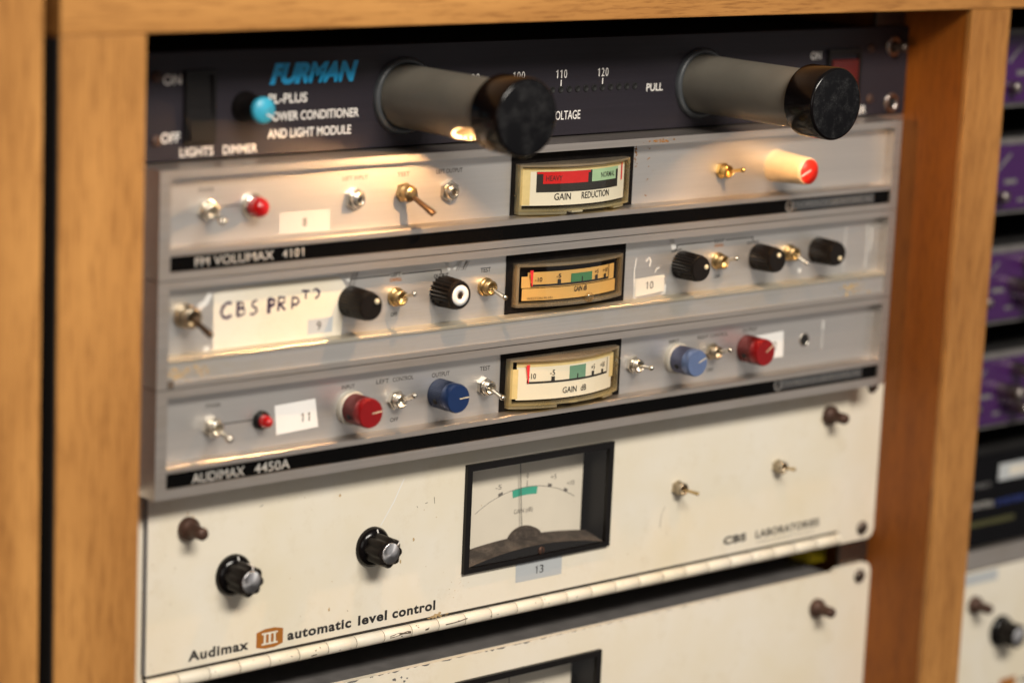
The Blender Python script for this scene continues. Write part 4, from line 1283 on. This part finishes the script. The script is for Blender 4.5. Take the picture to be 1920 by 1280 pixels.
for _ in range(26):
    st_.blob(-58 + random.gauss(0, 2.8), -213.9 + random.gauss(0, .5), random.uniform(.2, .7), DY - random.random() * .03, 1.7)
for _ in range(34):
    st_.blob(-48 + random.gauss(0, 6), -203 + random.gauss(0, 4), random.uniform(.07, .26), DY - random.random() * .03)
for _ in range(60):
    st_.blob(random.uniform(-205, 205), random.uniform(-212, -140), random.uniform(.07, .3), DY - random.random() * .03, random.uniform(.5, 1.4))
for x, z in ((-118, -200.6), (-72, -176), (-79, -185), (-114, -150)):
    st_.blob(x, z, .9, DY, .6)
for tx, tz in ((-193.2, -152.9), (196.8, -150.9)):
    for _ in range(16):
        a = random.random() * 6.28; rr = 5.0 + abs(random.gauss(0, 1.1))
        st_.blob(tx + rr * math.cos(a), tz + rr * math.sin(a), random.uniform(.12, .45), DY - random.random() * .03)
for _ in range(26):
    st_.blob(random.choice((-212, 212)) * random.uniform(.985, .998), random.uniform(-212, -136), random.uniform(.1, .4), DY - random.random() * .03, .6)
part('stain', st_, 'stain', door)
sr = MB()
for p in ([(-150, -138.8), (-146, -137.6)], [(-61, -158), (-60.6, -161)], [(-66, -160.2), (-64.6, -160)], [(84.0, -183), (81.6, -187), (81.2, -193)], [(-156.8, -149), (-155, -148.4)], [(-70.8, -160.8), (-70.2, -161.6)]):
    sr.ribbon(p, .22, DY - .02)
part('scratch', sr, 'chip', door)
part('scuff', MB().ribbon([(-91, -166.8), (-84, -157), (-78.5, -147)], .5, DY - .02), 'sticker_white', door)

# lower cream unit, cut off by the picture's edge
u, door = cream_unit(0, -235.6, -324, 'cream unit at the bottom edge, lying open-topped below a dark gap', hinge=False, hole=(-43.7, 44.5, -297, -248.5))
box_meter(u, .4, -247.6, -298)
level_knob(u, -169.6, -279, -3.1, 1.45)
ed = MB(); random.seed(21)
x = -150.0
while x < 120:
    w = random.uniform(1.5, 7); hgt = random.uniform(.15, .7) * (1.4 if x < 20 else .6)
    pts = [(x, -235.9), (x + w, -235.9)] + [(x + w * (1 - q / 4), -235.9 - hgt * random.uniform(.3, 1.1)) for q in range(1, 4)]
    ed.quad(pts[:2][::-1] + pts[2:][::-1], -3.16); x += w * random.uniform(1.0, 2.2)
for x, z, r in ((-80, -239.6, .9), (-76, -239.4, .6), (-74.2, -241.6, .7), (-72.6, -240.4, .5), (-75, -242.6, .4)):
    ed.blob(x, z, r, -3.17, 1.2)
part('paint_chip', ed, 'chassis', door)

yt = thing('cable_tag', (213, 30, -236), 'small yellow tag lying on the lower cream unit in the dark gap', 'tag')
part('tag', MB().box(210.5, 223, 16, 30, -236.2, -229.6, .4), 'yellow', yt)

# ---------------------------------------------------------------- right hand bay
for k, (zt, zb, pos) in enumerate(((40.6, -.4, 'topmost of the right bay, beside the cabinet top'), (-17.2, -57.6, 'second from top, level with the aluminium limiter'), (-75.6, -117.4, 'third from top'), (-133.6, -175.0, 'lowest of the four, above the black unit'))):
    u = thing('purple_module', (515, 0, zb), 'purple rack module in the right bay, ' + pos, 'rack unit', 'purple modules in the right bay')
    part('frame', MB().box(274, 756, 1.0, 4, zb, zt, .3), 'chassis', u)
    fp = part('front_panel', MB().box(276, 754, -1, .9, zb + 2.6, zt - 3.2, .2), 'purple', u)
    part('chassis', MB().box(290, 740, 4.2, 200, zb + 2, zt - 2), 'interior', u)
    mk = MB()
    for x in (322, 398, 474, 550, 626, 702):
        dx = x - 2 - (k * 3.2)
        mk.ribbon([(dx + 1, zt - 17), (dx + 6, zt - 12.6), (dx + 12, zt - 8)], 1.6, -1.06)
        mk.rect(dx + 8, dx + 18, zt - 24, zt - 21.6, -1.06)
        mk.rect(dx + 20, dx + 26, zt - 34, zt - 32.2, -1.06)
    part('lettering', mk, 'dim_ink', fp)
    for q, x in enumerate((326, 402, 478, 554, 630, 706)):
        for (ox, oz, r, l) in (((0, -31, 3.2, 6), ) if k < 2 else ((20, -24, 4.2, 15), (30, -13, 3.6, 12), (30, -34, 3.6, 12), (-3, -32, 2.6, 5))):
            part('knob', MB().lathe([(r, 0), (r * .95, -l), (r * .8, -l - .6), (0, -l - .7)], n=28), 'screw', u, (x + ox - 3 - k * 2.5, -1, zt + oz + (1 if k < 2 else 4)))

u = thing('black_rack_unit', (515, 0, -240), 'black rack unit with pale label in the right bay, under the purple modules', 'rack unit')
fp = part('front_panel', MB().box(274, 756, 0, 3, -240.4, -190.4, .3), 'dark_panel', u)
part('chassis', MB().box(290, 740, 3.2, 200, -239, -192), 'interior', u)
part('badge', MB().box(341, 380, -.5, -.05, -205.6, -196.2, .1), 'sticker_grey', fp)
part('badge_mark', MB().rect(350, 372, -203.4, -198.4, -.56), 'sticker_cream', fp)
t = MB(); text(t, 'STEREO', 318, 335, -207.8, 2.6, -.06, .01); part('lettering', t, 'dim_ink', fp)
t = MB(); text(t, 'CONTROL', 319, 339, -219.0, 3.0, -.06, .02); part('lettering', t, 'grey_ink', fp)
t = MB(); text(t, 'SYSTEM', 341, 366, -219.4, 3.0, -.06, .02); part('lettering', t, 'blue_line', fp)
part('display_line', MB().rect(300, 358, -229.4, -226.4, -.06), 'orange_light', fp)

u, door = cream_unit(518, -253.4, -345, 'cream unit at the lower right corner, in the bay beyond the wooden upright', hinge=False)
part('front_rim', MB().box(277, 759, -3.2, 3, -253.2, -241.6, .5), 'alu_frame', u)
part('number_sticker', MB().rect(306, 343.4, -261.0, -254.6, -3.2), 'sticker_grey', door)
level_knob(u, 349.6, -291.5, -3.1, .8)
t = MB(); text(t, 'Audimax', 322, 348, -325.6, 4, -3.16, .035, 0, 1.1); text(t, 'automatic', 371, 400, -325.6, 4, -3.16, .035, 0, 1.1); part('lettering', t, 'black_ink', door)
part('badge', MB().quad([(353, -327.4), (367, -327.4), (367, -320.6), (353, -320.6)], -3.16), 'orange_logo', door)
